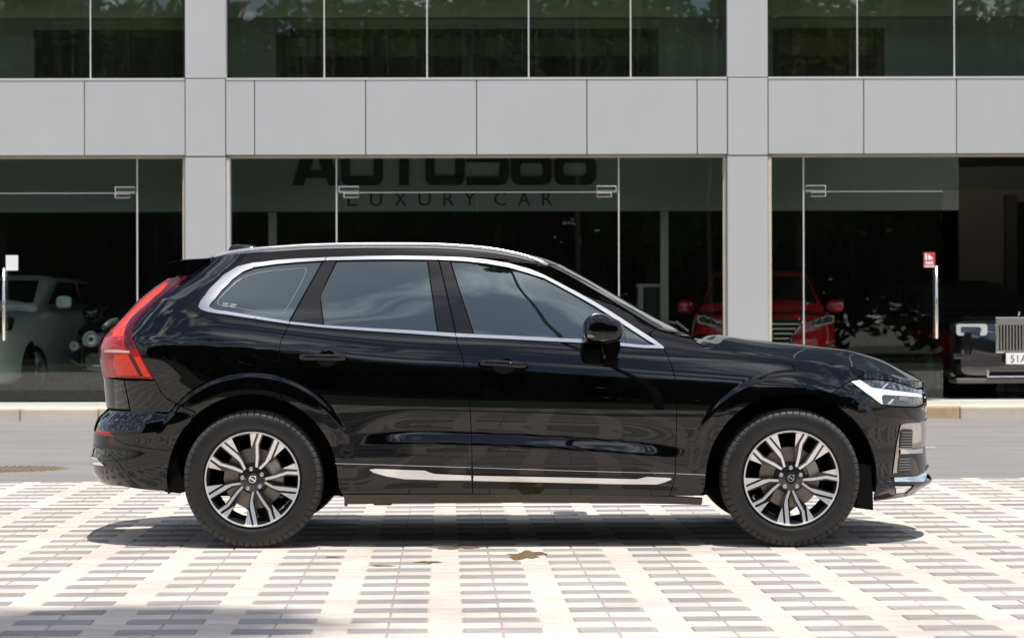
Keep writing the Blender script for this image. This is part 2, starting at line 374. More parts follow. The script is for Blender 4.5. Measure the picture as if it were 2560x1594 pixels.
seams = [FX(s) for s in (200 - 262 * 3, 200 - 262 * 2, 200 - 262, 200, 439, 535, 603.5, 867, 1130, 1391.5, 1653, 1725, 1821, 2048, 2268, 2490, 2712, 2934)]
xs = [XL] + [s for s in seams if XL + .1 < s < XR - .1] + [XR]
for a, b in zip(xs[:-1], xs[1:]):
    colp = abs(a - colL[0]) < .02 or abs(a - colR[0]) < .02
    bb('cladding_panel', a + .006, b - .006, YF - (.012 if colp else 0), YF + .045, zb_ + (-.0 if not colp else -.015), zt_ + (0 if not colp else .012), FACE, None, .004)
for cx in (colL, colR):
    col = empty('column', ((cx[0] + cx[1]) / 2, 0, 0), 0, B); w = (cx[1] - cx[0]) / 2
    box('cladding_panel', -w + .004, w - .004, -.006, .40, ZFL - .1, zb_ - .026, FACE, col, .004)
    box('cladding_panel', -w + .004, w - .004, -.006, .40, zt_ + .024, ZTOP, FACE, col, .004)
# end columns outside the frame
for xx in (XL + .25, XR - .25): bb('end_column', xx - .25, xx + .25, YF, YF + .4, 0, ZTOP, FACE)
# roof and upper fascia
bb('roof_fascia', XL, XR, YF - .02, YF + .3, ZTOP - .9, ZTOP + .6, FACE); bb('floor_band', XL, XR, YF + .05, YF + .4, 8.0, 8.8, FACE); bb('roof', XL, XR, YF + .3, YF + 13, ZTOP, ZTOP + .3, IDARK)
# sill beads and frame heads
YG = YF + .14
bays = [(XL + .5, colL[0]), (colL[1], colR[0]), (colR[1], XR - .5)]
for i, (a, b) in enumerate(bays):
    bb('window_sill', a + .004, b - .004, YF - .006, YG + .06, zt_ + .001, zt_ + .026, WHITEB)
    bb('frame_head', a + .004, b - .004, YG - .05, YG + .05, zb_ - .035, zb_ - .001, CREAM)
    bb('frame_jamb', a + .003, a + .045, YF + .02, YG + .05, ZFL, zb_ - .036, WHITEB if i == 1 else CREAM)
    bb('frame_jamb', b - .045, b - .003, YG - .05, YG + .05, ZFL, zb_ - .036, CREAM)
    bb('frame_jamb', b - .03, b - .003, YG - .05, YG + .05, zt_ + .03, ZTOP - .9, BACK)
    bb('threshold', a, b, YF - .02, YG + .30, ZFL - .12, ZFL - .004, PALE)
# upper panes
ups = [FX(s) for s in (210 - 245 * 3, 210 - 245 * 2, 210 - 245, 210, 767, 1012, 1254, 1497, 2037, 2268, 2500, 2730, 2960)]
for i, (a, b) in enumerate(bays):
    xs = [a + .01] + [s for s in ups if a + .1 < s < b - .1] + [b - .035]
    for p, q in zip(xs[:-1], xs[1:]):
        bb('window_pane', p + .008, q - .008, YG, YG + .012, zt_ + .028, ZTOP - .92, GLU)
    for s in xs[1:-1]: bb('silicone_joint', s - .008, s + .008, YG - .003, YG + .015, zt_ + .028, ZTOP - .92, WHITEB)
# ground-floor glass: fixed panes, transoms, doors with patch fittings
ztr = at(1280, 478, YG).z
def gx(u): return at(u * K, 480, YG).x
def patch(x0, x1, parent, z=ztr, side='l'):
    o = box('patch_fitting', x0, x1, -.02, .03, -.008, .07, STAIN, parent, .012); o.location = (0, 0, z); lo = (x0 + (x1 - x0) * .24, x1) if side == 'l' else (x0, x0 + (x1 - x0) * .76)
    o = box('patch_fitting', lo[0], lo[1], -.026, .036, -.085, -.014, STAIN, parent, .012); o.location = (0, 0, z); return o
def pane(x0, x1, z0, z1, name='glass_pane', parent=None):
    return bb(name, x0, x1, YG, YG + .012, z0, z1, GLS, parent)
gt = zb_ - .036
j1, j2, j3, j4 = gx(325.5), gx(798), gx(1467), gx(1905)
def joint(x, w=.016, z0=ZFL, z1=gt): bb('glass_joint', x - w / 2, x + w / 2, YG - .012, YG + .026, z0, z1, WHITEB)
a0 = bays[0][0] + .05
def glass_door(x0, x1, hside, hx, parent=B, sticker=None):
    d = empty('glass_door', ((x0 + x1) / 2, YG - YF, 0), 0, parent); c = (x0 + x1) / 2
    box('door_pane', x0 - c + .006, x1 - c - .006, 0, .012, ZFL + .02, ztr - .008, GLS, d)
    box('edge_seal', x0 - c + .006, x1 - c - .006, -.002, .014, ztr - .020, ztr - .0085, WHITEB, d)
    px = (x1 - c - .27, x1 - c - .004) if hside == 'r' else (x0 - c + .004, x0 - c + .27)
    patch(px[0], px[1], d, ztr, hside)
    box('patch_fitting', px[0], px[1], -.02, .03, ZFL + .0, ZFL + .09, STAIN, d, .006)
    z0, z1 = at(1280, 848, YG).z, at(1280, 667, YG).z
    h = tube('pull_handle', [(hx - c, -.055, z0), (hx - c, -.055, z1)], .021, STAIN, d, 12)
    for zz in (z0 + .12, z1 - .12): tube('handle_mount', [(hx - c, -.05, zz), (hx - c, 0, zz)], .012, STAIN, d, 8)
    return d, c
xdl0 = gx(-260); dL, c = glass_door(xdl0, j1 - .02, 'r', gx(11))
STK = mat('white_sticker', (.80, .80, .80), .5); STR = mat('red_sticker', (.62, .06, .05), .5)
def rectpx(u0, u1, v0, v1, Y): p = at(u0 * K, v0 * K, Y); q = at(u1 * K, v1 * K, Y); return p.x, q.x, q.z, p.z
x0, x1, z0, z1 = rectpx(14, 43, 605, 641, YG); box('sticker', x0 - c, x1 - c, -.003, -.0005, z0, z1, STK, dL)
pane(a0, xdl0 - .01, ZFL, gt); joint(xdl0 - .005); pane(xdl0, j1 - .012, ztr + .004, gt); pane(j1 + .012, bays[0][1] - .05, ZFL, gt); joint(j1)
jm = gx(1132)
pane(bays[1][0] + .05, j2 - .012, ZFL, gt); joint(j2); dA, _ = glass_door(j2 + .02, jm - .002, 'l', gx(1112)); dB, _ = glass_door(jm + .002, j3 - .02, 'r', gx(1150))
pane(j2 + .012, gx(1132) - .002, ztr + .004, gt); pane(gx(1132) + .002, j3 - .012, ztr + .004, gt); joint(j3); pane(j3 + .012, bays[1][1] - .05, ZFL, gt)
pane(bays[2][0] + .05, j4 - .012, ZFL, gt); joint(j4); xe = gx(2236); dC, c = glass_door(j4 + .02, xe, 'l', gx(2218))
x0, x1, z0, z1 = rectpx(2190, 2217, 598, 634, YG)
st = box('sticker', x0 - c, x1 - c, -.003, -.0005, z0, z1, STR, dC); st['label'] = 'red and white push sign sticker'
w_ = x1 - x0; h_ = z1 - z0
box('sticker_print', x0 - c + .06 * w_, x1 - c - .06 * w_, -.0042, -.0032, z0 + .03 * h_, z0 + .12 * h_, STK, dC)
box('sticker_print', x0 - c + .12 * w_, x0 - c + .30 * w_, -.0042, -.0032, z0 + .5 * h_, z0 + .92 * h_, STK, dC)
prism('sticker_print', [(x0 - c + .34 * w_, z0 + .52 * h_), (x0 - c + .8 * w_, z0 + .52 * h_), (x0 - c + .72 * w_, z0 + .72 * h_), (x0 - c + .5 * w_, z0 + .8 * h_), (x0 - c + .45 * w_, z0 + .94 * h_)], -.0042, -.0032, STK, dC)
for q in range(3): box('sticker_print', x0 - c + (.16 + .24 * q) * w_, x0 - c + (.34 + .24 * q) * w_, -.0042, -.0032, z0 + .2 * h_, z0 + .4 * h_, STK, dC)
pane(j4 + .012, gx(2520), ztr + .004, gt); pane(gx(2860), bays[2][1] - .05, ZFL, gt); pane(gx(2521), gx(2859), ztr + .004, gt)
# interior, ground floor
bb('floor', XL + .3, XR - .3, YG + .30, YF + 13, ZFL - .12, ZFL, FLT)
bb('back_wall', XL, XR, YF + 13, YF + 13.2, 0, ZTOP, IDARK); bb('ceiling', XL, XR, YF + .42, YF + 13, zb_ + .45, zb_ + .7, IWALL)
for xx in (XL, XR - .2): bb('side_wall', xx, xx + .2, YF + .42, YF + 13, 0, ZTOP, IWALL)
YB = YF + 1.9
zbk = at(1280, 527, YB).z
bb('bulkhead', XL + .3, at(2397, 500, YB).x, YB, YB + .25, zbk, zb_ + .449, IGREY)
for u in (647, 1575):
    p = at(u * K, 650, YB + .6); bb('interior_post', p.x - .055, p.x + .055, YB + .55, YB + .66, ZFL, zb_ + .449, mat('post_cream', (.50, .49, .44), .6))
p = at(2397, 640, YF + 9); bb('partition_wall', p.x, XR - .3, YF + 9, YF + 9.2, ZFL, zb_ + .449, BEIGE)
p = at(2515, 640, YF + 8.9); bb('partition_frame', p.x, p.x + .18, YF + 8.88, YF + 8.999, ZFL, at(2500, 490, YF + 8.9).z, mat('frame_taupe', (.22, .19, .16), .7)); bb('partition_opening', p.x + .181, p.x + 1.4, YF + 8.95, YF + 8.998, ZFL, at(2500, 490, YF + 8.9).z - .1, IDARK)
# sign letters on the bulkhead
LET = mat('sign_black', (.006, .006, .006), .45)
def px_bulk(u, v): p = at(u * K, v * K, YB - .03); return p.x, p.z
def letter(name, loops, th=.05):
    cu = bpy.data.curves.new(name, 'CURVE'); cu.dimensions = '2D'; cu.fill_mode = 'BOTH'; cu.extrude = th / 2
    for lp in loops:
        s = cu.splines.new('POLY'); s.points.add(len(lp) - 1); s.use_cyclic_u = True
        for q, (x, z) in zip(s.points, lp): q.co = (x, z, 0, 1)
    o = bpy.data.objects.new(name, cu); C.objects.link(o); dg = bpy.context.evaluated_depsgraph_get(); dg.update()
    me = bpy.data.meshes.new_from_object(o.evaluated_get(dg)); C.objects.unlink(o); bpy.data.objects.remove(o)
    me.transform(Matrix.Rotation(math.pi / 2, 4, 'X')); r = link('sign_letter', me, LET, B); r.location.y = YB - .03 - YF; return r
def rrect(x0, x1, z0, z1, r, n=5):
    out = []
    for cx, cz, a in ((x1 - r, z1 - r, 0), (x0 + r, z1 - r, 90), (x0 + r, z0 + r, 180), (x1 - r, z0 + r, 270)):
        for k in range(n + 1): w = math.radians(a + 90 * k / n); out.append((cx + r * math.cos(w), cz + r * math.sin(w)))
    return out
_, zl0 = px_bulk(1000, 439.5); Hc = .66; tk = .125
def U(u): return px_bulk(u, 430)[0]
def sx(a, b): return U(a), U(b)
x0, x1 = sx(693, 806); xm = (x0 + x1) / 2
letter('sign_letter', [[(x0, zl0), (xm - .13, zl0 + Hc), (xm + .13, zl0 + Hc), (x1, zl0), (x1 - .15, zl0), (x1 - .20, zl0 + .10), (x0 + .20, zl0 + .10), (x0 + .15, zl0)], [(x0 + .25, zl0 + .21), (x1 - .25, zl0 + .21), (xm, zl0 + .5)]])
x0, x1 = sx(808, 908); r = .09
letter('sign_letter', [[(x0, zl0 + Hc), (x0, zl0 + r), (x0 + .03, zl0 + .03), (x0 + r, zl0), (x1 - r, zl0), (x1 - .03, zl0 + .03), (x1, zl0 + r), (x1, zl0 + Hc), (x1 - tk, zl0 + Hc), (x1 - tk, zl0 + tk), (x0 + tk, zl0 + tk), (x0 + tk, zl0 + Hc)]])
x0, x1 = sx(914, 1002); xm = (x0 + x1) / 2
letter('sign_letter', [[(xm - .065, zl0), (xm + .065, zl0), (xm + .065, zl0 + Hc - tk), (x1, zl0 + Hc - tk), (x1, zl0 + Hc), (x0, zl0 + Hc), (x0, zl0 + Hc - tk), (xm - .065, zl0 + Hc - tk)]])
x0, x1 = sx(1009, 1101)
letter('sign_letter', [rrect(x0, x1, zl0, zl0 + Hc, .09), rrect(x0 + tk, x1 - tk, zl0 + tk, zl0 + Hc - tk, .03)])
x0, x1 = sx(1106, 1206); zm = zl0 + Hc / 2 + .03
letter('sign_letter', [[(x0, zl0), (x1 - .10, zl0), (x1 - .03, zl0 + .03), (x1, zl0 + .10), (x1, zm - .05), (x1 - .03, zm + .03), (x1 - .1, zm + .06), (x0 + tk, zm + .06), (x0 + tk, zl0 + Hc - tk), (x1, zl0 + Hc - tk), (x1, zl0 + Hc), (x0, zl0 + Hc), (x0, zm - .05), (x1 - tk, zm - .05), (x1 - tk, zl0 + .11), (x0, zl0 + .11)]])
x0, x1 = sx(1212, 1308)
letter('sign_letter', [[(x0 + .1, zl0), (x1 - .1, zl0), (x1 - .03, zl0 + .03), (x1, zl0 + .1), (x1, zm - .04), (x1 - .03, zm + .03), (x1 - .1, zm + .06), (x0 + tk, zm + .06), (x0 + tk, zl0 + Hc - tk), (x1 - .02, zl0 + Hc - tk), (x1 - .02, zl0 + Hc), (x0 + .1, zl0 + Hc), (x0 + .03, zl0 + Hc - .03), (x0, zl0 + Hc - .1), (x0, zl0 + .1), (x0 + .03, zl0 + .03)], rrect(x0 + tk, x1 - tk, zl0 + .115, zm - .06, .05)])
x0, x1 = sx(1314, 1413)
letter('sign_letter', [[(x0 + .1, zl0), (x1 - .1, zl0), (x1 - .03, zl0 + .03), (x1, zl0 + .1), (x1, zm - .06), (x1 - .04, zm + .005), (x1, zm + .07), (x1, zl0 + Hc - .1), (x1 - .1, zl0 + Hc), (x0 + .1, zl0 + Hc), (x0, zl0 + Hc - .1), (x0, zm + .07), (x0 + .04, zm + .005), (x0, zm - .06), (x0, zl0 + .1), (x0 + .03, zl0 + .03)], rrect(x0 + tk, x1 - tk, zl0 + .115, zm - .06, .05), rrect(x0 + tk, x1 - tk, zm + .07, zl0 + Hc - .12, .05)])
spans = [('L', 823, 847), ('U', 877, 906), ('X', 935, 963), ('U', 992, 1021), ('R', 1051, 1077), ('Y', 1100, 1128), ('C', 1172, 1201), ('A', 1228, 1257), ('R', 1285, 1310)]
_, zq0 = px_bulk(1000, 487.5); _, zq1 = px_bulk(1000, 455.5)
for ch, ua, ub in spans:
    me = text_mesh(ch, 1.0, .0, 1.0); co = np.array([v.co[:] for v in me.vertices]); mn = co.min(0); mxx = co.max(0); xa, xb = U(ua), U(ub)
    for v in me.vertices:
        v.co = (xa + (v.co.x - mn[0]) / (mxx[0] - mn[0]) * (xb - xa), 0, zq0 + (v.co.y - mn[1]) / (mxx[1] - mn[1]) * (zq1 - zq0))
    o = link('sign_letter', me, LET, B); o.location.y = YB - .006 - YF
# interior, upper floor: beam, rear wall with dark window frames
YU = YF + 1.75
bb('upper_floor', XL + .2, XR - .2, YF + .42, YF + 13, zb_ + .72, zt_ - .2, IWALL)
zA, zB_ = at(1280, 47, YU - .6).z, at(1280, 30, YU - .6).z
bb('ceiling_beam', XL + .2, XR - .2, YU - .75, YU - .45, zA, zB_ + .25, mat('beam_olive', (.60, .57, .44), .7)); bb('upper_ceiling', XL + .2, XR - .2, YF + .31, YU + 1.2, zB_ + .26, zB_ + .4, IWALL)
UW = mat('upper_wall_grey', (.60, .62, .60), .8, noise=(.9, .15, 0)); FRM = mat('window_frame_black', (.01, .01, .009), .5); OLV = mat('olive_blind', (.26, .23, .10), .8, noise=(2, .3, 0))
ztw = at(1280, 72, YU).z
def ux(u): return at(u * K, 130, YU).x
opens = [(80, 436), (654, 1562), (1832, 2098)]
xs = [XL + .2] + [ux(v) for ab in opens for v in ab] + [XR - .2]
for i in range(0, len(xs), 2): bb('upper_wall', xs[i], xs[i + 1], YU, YU + .15, zt_ - .19, ztw, UW)
bb('upper_wall', XL + .2, XR - .2, YU, YU + .15, ztw + .001, zA + .6, UW)
for a, b in opens:
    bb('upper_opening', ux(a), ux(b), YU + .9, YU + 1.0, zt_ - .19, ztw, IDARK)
    bb('upper_frame', ux(a), ux(b), YU + .02, YU + .1, ztw - .10, ztw - .002, FRM)
for u0, u1 in ((655, 672), (884, 900), (995, 1013), (1110, 1136), (1214, 1245), (1437, 1452), (1540, 1560), (1834, 1848), (2012, 2026), (2078, 2098), (190, 204), (395, 410)):
    bb('upper_frame', ux(u0), ux(u1), YU + .02, YU + .1, zt_ - .19, ztw - .101, FRM)
for u0, u1 in ((672, 884), (900, 995), (1013, 1110), (1136, 1214), (1245, 1437), (1452, 1540), (1848, 2012), (2026, 2078)):
    bb('blind', ux(u0), ux(u1), YU + .2, YU + .22, ztw - .35, ztw - .1, OLV)
# ================================================================== TREES (behind the photographer; seen as reflections and shadows)
LEAF = [leaf_mat('leaf_green', (.035, .075, .012), (.10, .16, .025)), leaf_mat('leaf_dark', (.030, .070, .015), (.085, .14, .028)), leaf_mat('leaf_yellow', (.06, .09, .012), (.15, .17, .02))]
BARK = mat('bark', (.12, .095, .07), .9, noise=(12, .4, 0), bump=(30, .6, .02))
def leaves(centres, radii, n, size, rng):
    c = rng.integers(0, len(centres), n); d = rng.normal(size=(n, 3)); d /= np.linalg.norm(d, axis=1, keepdims=True); r = rng.random(n) ** .45
    P = np.array(centres)[c] + d * r[:, None] * np.array(radii)[c]
    a = rng.normal(size=(n, 3)); a[:, 2] *= .5; a /= np.linalg.norm(a, axis=1, keepdims=True); b = np.cross(a, rng.normal(size=(n, 3))); b /= np.linalg.norm(b, axis=1, keepdims=True)
    s = size * rng.uniform(.6, 1.3, n)[:, None]; a = a * s; b = b * s * .42
    V = np.stack([P - a, P + b, P + a, P - b], 1).reshape(-1, 3); return V
def quadmesh(name, V, m, parent):
    me = bpy.data.meshes.new(name); n = len(V) // 4; me.vertices.add(len(V)); me.vertices.foreach_set('co', V.ravel()); me.loops.add(4 * n); me.loops.foreach_set('vertex_index', np.arange(4 * n)); me.polygons.add(n)
    me.polygons.foreach_set('loop_start', np.arange(0, 4 * n, 4)); me.polygons.foreach_set('loop_total', np.full(n, 4)); me.update(); me.validate(); return link(name, me, m, parent)
def tree(loc_, h, crown, seed, label, m=0, nl=6000, size=.16, trunk_r=.14, nclump=26, lean=(0, 0), group='street trees behind the forecourt', zc=None, ff=.55):
    rng = np.random.default_rng(seed); t = empty('tree', loc_); tag(t, label, 'tree', group)
    cz = zc if zc else h - crown[2]; top = Vector((lean[0], lean[1], cz)); fork = Vector((lean[0] * (.25 if ff < .7 else .8), lean[1] * (.25 if ff < .7 else .8), cz * ff))
    V = []; Fc = []
    def limb(a, b, r0, r1, seg=8, n=5):
        pts = [a.lerp(b, i / n) + Vector(rng.normal(0, .04 * (0 < i < n), 3)) * min(3.0, (b - a).length) * .5 for i in range(n + 1)]; n0 = len(V)
        for i, p in enumerate(pts):
            d = (pts[min(i + 1, n)] - pts[max(i - 1, 0)]).normalized(); x = d.cross(Vector((.3, .9, .1))).normalized(); y = d.cross(x); r = r0 + (r1 - r0) * i / n
            for k in range(seg): V.append(p + (x * math.cos(6.2832 * k / seg) + y * math.sin(6.2832 * k / seg)) * r)
        for i in range(n):
            for k in range(seg): Fc.append((n0 + i * seg + k, n0 + i * seg + (k + 1) % seg, n0 + (i + 1) * seg + (k + 1) % seg, n0 + (i + 1) * seg + k))
    limb(Vector((0, 0, -.05)), fork, trunk_r * 1.25, trunk_r * .8, 10, 6)
    cs = []; rs = []
    for i in range(nclump):
        d = rng.normal(size=3); d /= np.linalg.norm(d); r = rng.uniform(.45, .95); c = np.array(top) + d * r * np.array(crown) * np.array([1, 1, 1 if d[2] > 0 else .8]); cs.append(c); k = rng.uniform(.26, .48); rs.append(np.array(crown) * k)
        if i < 12: limb(fork, Vector(c), trunk_r * .5, trunk_r * .08)
    o = pmesh('trunk', V, Fc, BARK, t, True); quadmesh('crown', leaves(cs, rs, nl, size, rng), LEAF[m], t); return t
rr = random.Random(3)
TR = [(-15.5, -9, 12.5, 3.6, 1, 'dark leafed tree mirrored at the far end of the upper panes beside the left bay'), (-10.2, -10.5, 11.2, 3.3, 0, 'mid green tree mirrored in the narrow upper pane beside the grey column'),
      (-5.2, -9.0, 11.6, 3.3, 0, 'broad green tree mirrored in the upper pane above the first sign letter'), (-.4, -11, 13.2, 3.2, 1, 'dark tree mirrored above the middle of the sign lettering'),
      (4.3, -9.5, 11.4, 3.2, 0, 'green tree mirrored in the pane above the sign numerals'), (9.0, -10.5, 12.6, 3.4, 2, 'yellow green tree mirrored above the red sticker door'),
      (14.2, -9.5, 13.0, 3.4, 1, 'dark tree mirrored in the pane over the open doorway'), (19.5, -10, 11.8, 3.4, 0, 'green tree mirrored beyond the open doorway'), (-21, -10, 12, 3.4, 2, 'yellow green tree mirrored beyond the white sticker door')]
for i, (x, y, h, cr, m, lb) in enumerate(TR):
    tree((x * 1.06, y - 6, 0), h, (cr, cr, 4.6), 40 + i, lb, m, 15000, .17, .17, 30, zc=h - 4.3)
# two tall trees behind the photographer throw the soft dapple along the near paving
tree((1.7, .5, 0), 26.5, (1.9, 1.5, 1.0), 71, 'very tall slim tree casting the soft dappled shadow on the paving by the rear wheel', 0, 4200, .15, .05, 11, lean=(-.1, .5), group=None, zc=25.0, ff=.95)
tree((5.2, -.3, 0), 26.5, (2.7, 1.9, 1.2), 72, 'very tall slim tree casting the shadow strip along the near edge of the paving', 0, 6500, .15, .05, 12, lean=(0, .3), group=None, zc=25.0, ff=.95)
# dense shrubs and wood far behind close the view in the mirror images
rng = np.random.default_rng(5); cs = []; rs = []
for i in range(380):
    x = rng.uniform(-42, 42); cs.append((x, -24 + rng.uniform(-3, 3), rng.uniform(.6, 12.0))); rs.append((2.2, 1.6, 1.7))
wd = quadmesh('woodland', leaves(cs, rs, 105000, .36, rng), LEAF[1], None); stuff(wd, 'dense green belt of trees and shrubs mirrored low in the showroom glass', 'woodland')
cs = []; rs = []
for i in range(340):
    cs.append((rng.uniform(-60, 60), -31 + rng.uniform(-2, 2), rng.uniform(.4, 12.5))); rs.append((2.6, 1.2, 1.9))
wd2 = quadmesh('leaf_screen', leaves(cs, rs, 55000, .62, rng), LEAF[1], None); stuff(wd2, 'dark tall hedge added out of view to fill sky gaps in reflections', 'leaf_screen')  # unseen leaf wall added to block sky gaps mirrored in the glass
# ================================================================== THE PARKED BLACK SUV
CX, YC = 0.05, 12.93
CAR = empty('parked_car', (CX, YC, 0)); tag(CAR, 'glossy black SUV with chrome roof rails parked side-on on the brick paving', 'car')
zA = lambda *p: [('p', 200 + x / 3.68, 580 + y / 3.68) for x, y in p]
zC = lambda *p: [('p', 700 + x / 3.68, 580 + y / 3.68) for x, y in p]
zD = lambda *p: [('p', 1200 + x / 3.68, 580 + y / 3.68) for x, y in p]
zE = lambda *p: [('p', 1720 + x / 3.68, 760 + y / 3.68) for x, y in p]
zFp = lambda *p: [('p', 1700 + x / 3.572, 980 + y / 3.572) for x, y in p]
zB = lambda *p: [('p', 200 + x / 3.15, 920 + y / 3.15) for x, y in p]
zG = lambda *p: [('p', 820 + x / 2.53, 960 + y / 2.53) for x, y in p]
def loc(u, v, y): p = at(u, v, YC + y); return p.x - CX, p.z
XW = (-1.4325, 1.4325); ZW = .369
# nose and tail outline (silhouette) as a function of height
def prof(pts, y=-.25):
    q = np.array([loc(u, v, y) for u, v in pts]); q = q[np.argsort(q[:, 1])]; zz = np.linspace(-.2, 2.0, 1101); xx = np.interp(zz, q[:, 1], q[:, 0])
    k = np.exp(-.5 * (np.arange(-12, 13) / 4.0) ** 2); k /= k.sum(); xx = np.convolve(np.pad(xx, 12, mode='edge'), k, 'valid'); return zz, xx
FZ, FXs = prof([(2318, 940), (2318, 964), (2321, 980), (2323, 1005), (2324, 1048), (2321, 1100), (2324, 1140), (2327, 1182), (2338, 1192), (2340, 1204), (2318, 1217), (2300, 1230), (2286, 1247)])
RZ, RXs = prof([(520, 600), (470, 650), (425, 690), (384, 718), (345, 749), (289, 809), (254, 842), (246, 866), (247, 893), (257, 939), (262, 983), (266, 1022), (243, 1042), (233, 1069), (231, 1110), (225, 1142), (225, 1157), (233, 1180), (256, 1208), (280, 1225)])
def xf(z): return np.interp(z, FZ, FXs)
def xr(z): return np.interp(z, RZ, RXs)
LF, NF, NR = .85, 2.35, 2.7
def LRf(z): return .70 - .22 * sm((z - 1.1) / .4)
# body section
pz = np.array([.10, .20, .235, .27, .32, .40, .46, .55, .62, .70, .80, .88, .94, 1.0, 1.05, 1.09, 1.12, 1.16, 1.25, 1.35, 1.45, 1.55, 1.60, 1.65, 1.75])
pw = np.array([.80, .845, .866, .886, .905, .917, .925, .930, .9365, .9432, .9450, .9435, .9380, .9245, .908, .8925, .878, .859, .815, .765, .711, .652, .615, .558, .40])
def _cubic(x, y):                                   # natural cubic spline, sampled
    n = len(x); h = np.diff(x); A = np.zeros((n, n)); r = np.zeros(n); A[0, 0] = A[-1, -1] = 1
    for i in range(1, n - 1):
        A[i, i - 1] = h[i - 1]; A[i, i] = 2 * (h[i - 1] + h[i]); A[i, i + 1] = h[i]; r[i] = 6 * ((y[i + 1] - y[i]) / h[i] - (y[i] - y[i - 1]) / h[i - 1])
    mm = np.linalg.solve(A, r)
    def f(t):
        t = np.clip(t, x[0], x[-1]); i = np.clip(np.searchsorted(x, t) - 1, 0, n - 2); a = (x[i + 1] - t) / h[i]; b = (t - x[i]) / h[i]
        return a * y[i] + b * y[i + 1] + ((a ** 3 - a) * mm[i] + (b ** 3 - b) * mm[i + 1]) * h[i] ** 2 / 6
    return f
tt = np.linspace(.1, 1.75, 700); raw = _cubic(pz, pw)(tt); kk = np.exp(-.5 * (np.arange(-20, 21) / 7.0) ** 2); kk /= kk.sum()
base_ = np.convolve(np.pad(raw, 20, mode='reflect', reflect_type='odd'), kk, 'valid')
bx = np.array([-2.4, -1.9, -1.6, -1.19, -.25, .3, .72, 1.0, 1.5, 1.9, 2.3]); bz = np.array([1.30, 1.285, 1.255, 1.195, 1.122, 1.09, 1.066, 1.05, 1.012, .965, .90])
beltf = _cubic(bx, bz)
ledge = np.array([loc(820 + x / 2.53, 960 + y / 2.53, -.93) for x, y in ((60, 375), (300, 345), (600, 335), (1000, 345), (1400, 362), (1800, 390), (2100, 420), (2300, 445))])
la0, la1 = loc(868, 1100, -.93)[0], loc(1035, 1100, -.93)[0]; lb0, lb1 = loc(1560, 1100, -.93)[0], loc(1735, 1100, -.93)[0]
def ramp(t): return .5 * (np.sqrt(t * t + .004) - np.sqrt((t - 1) ** 2 + .004) + 1)
def sideW(x, z):
    x = np.asarray(x, float); z = np.asarray(z, float); zb = beltf(x)
    zp = z + (1.12 - zb) * sm((z - .55) / .42)
    w = np.interp(zp, tt, base_)
    w = w - .011 * (x / 1.43) ** 2 * (np.abs(x) < 3) - .055 * ((x + .25) / 1.3) ** 2 * sm((zp - 1.08) / .45)
    zl = np.interp(x, ledge[:, 0], ledge[:, 1]); Am = sm((x - la0) / (la1 - la0)) * sm((lb1 - x) / (lb1 - lb0))
    w = w + Am * (.027 * ramp((zl + .030 - z) / .056) * sm((z - .28) / .20) - .010 * sm((zl + .16 - z) / .14) * sm((z - .28) / .2))
    for xw in XW:
        r = np.hypot(x - xw, z - ZW); w = w + .0078 * sm((.570 - r) / .030) * sm((z - .50) / .28) + .003 * sm((.56 - r) / .08)
    # haunch crease running forward from the tail lamp, door-handle line
    cr = loc(520, 858, -.92); zc = 1.088 - .045 * (x + 1.6)
    w = w + .006 * sm((zc + .012 - z) / .024) * sm((-.55 - x) / .7) - .004 * sm((zc + .1 - z) / .2) * sm((-.55 - x) / .7)
    return w
def surf(s, z):
    """body-side surface: s runs along the side and round the corners to the middle of nose / tail"""
    s = np.asarray(s, float); z = np.asarray(z, float); f1 = xf(z) - LF; L = LRf(z); r1 = xr(z) + L
    a = np.clip((s - f1) / LF, 0, math.pi / 2); b = np.clip((r1 - s) / L, 0, math.pi / 2)
    x = np.where(s > f1, f1 + LF * np.sin(a) ** (2 / NF), np.where(s < r1, r1 - L * np.sin(b) ** (2 / NR), s))
    fac = np.where(s > f1, np.clip(np.cos(a), 0, 1) ** (2 / NF), np.where(s < r1, np.clip(np.cos(b), 0, 1) ** (2 / NR), 1.0))
    return np.stack([x, -sideW(x, z) * fac, z], -1)
def x2s(x, z):
    f1 = xf(z) - LF; L = LRf(z); r1 = xr(z) + L; u = np.clip((x - f1) / LF, 0, 1); w = np.clip((r1 - x) / L, 0, 1)
    return np.where(x > f1, f1 + LF * np.arcsin(u ** (NF / 2)), np.where(x < r1, r1 - L * np.arcsin(w ** (NR / 2)), x))
def fang(deg, z): return float(xf(z) - LF + LF * math.radians(deg)), z
def rang(deg, z): L = float(LRf(z)); return float(xr(z) + L - L * math.radians(deg)), z
def normal(s, z):
    e = .0025; t = surf(s + e, z) - surf(s - e, z); w = surf(s, z + e) - surf(s, z - e); n = np.cross(t, w); n /= np.linalg.norm(n, axis=-1, keepdims=True) + 1e-12; return n
def px_s(u, v, y0=-.93):
    y = y0
    for _ in range(12):
        x, z = loc(u, v, y); s = float(x2s(x, z)); yn = float(surf(s, z)[1]); y = .5 * y + .5 * yn
    return s, z
def conv(pts):
    out = []
    for p in pts:
        if p[0] == 'p': out.append(px_s(p[1], p[2]))
        elif p[0] == 'f': out.append(fang(p[1], p[2]))
        elif p[0] == 'r': out.append(rang(p[1], p[2]))
        elif p[0] == 'x': out.append((float(x2s(p[1], p[2])), p[2]))
    return out
def resample(P, d=.014):
    out = []; n = len(P)
    for i in range(n):
        a = np.array(P[i]); b = np.array(P[(i + 1) % n]); k = max(1, int(math.ceil(np.linalg.norm(b - a) / d)))
        for j in range(k): out.append(a + (b - a) * j / k)
    return np.array(out)
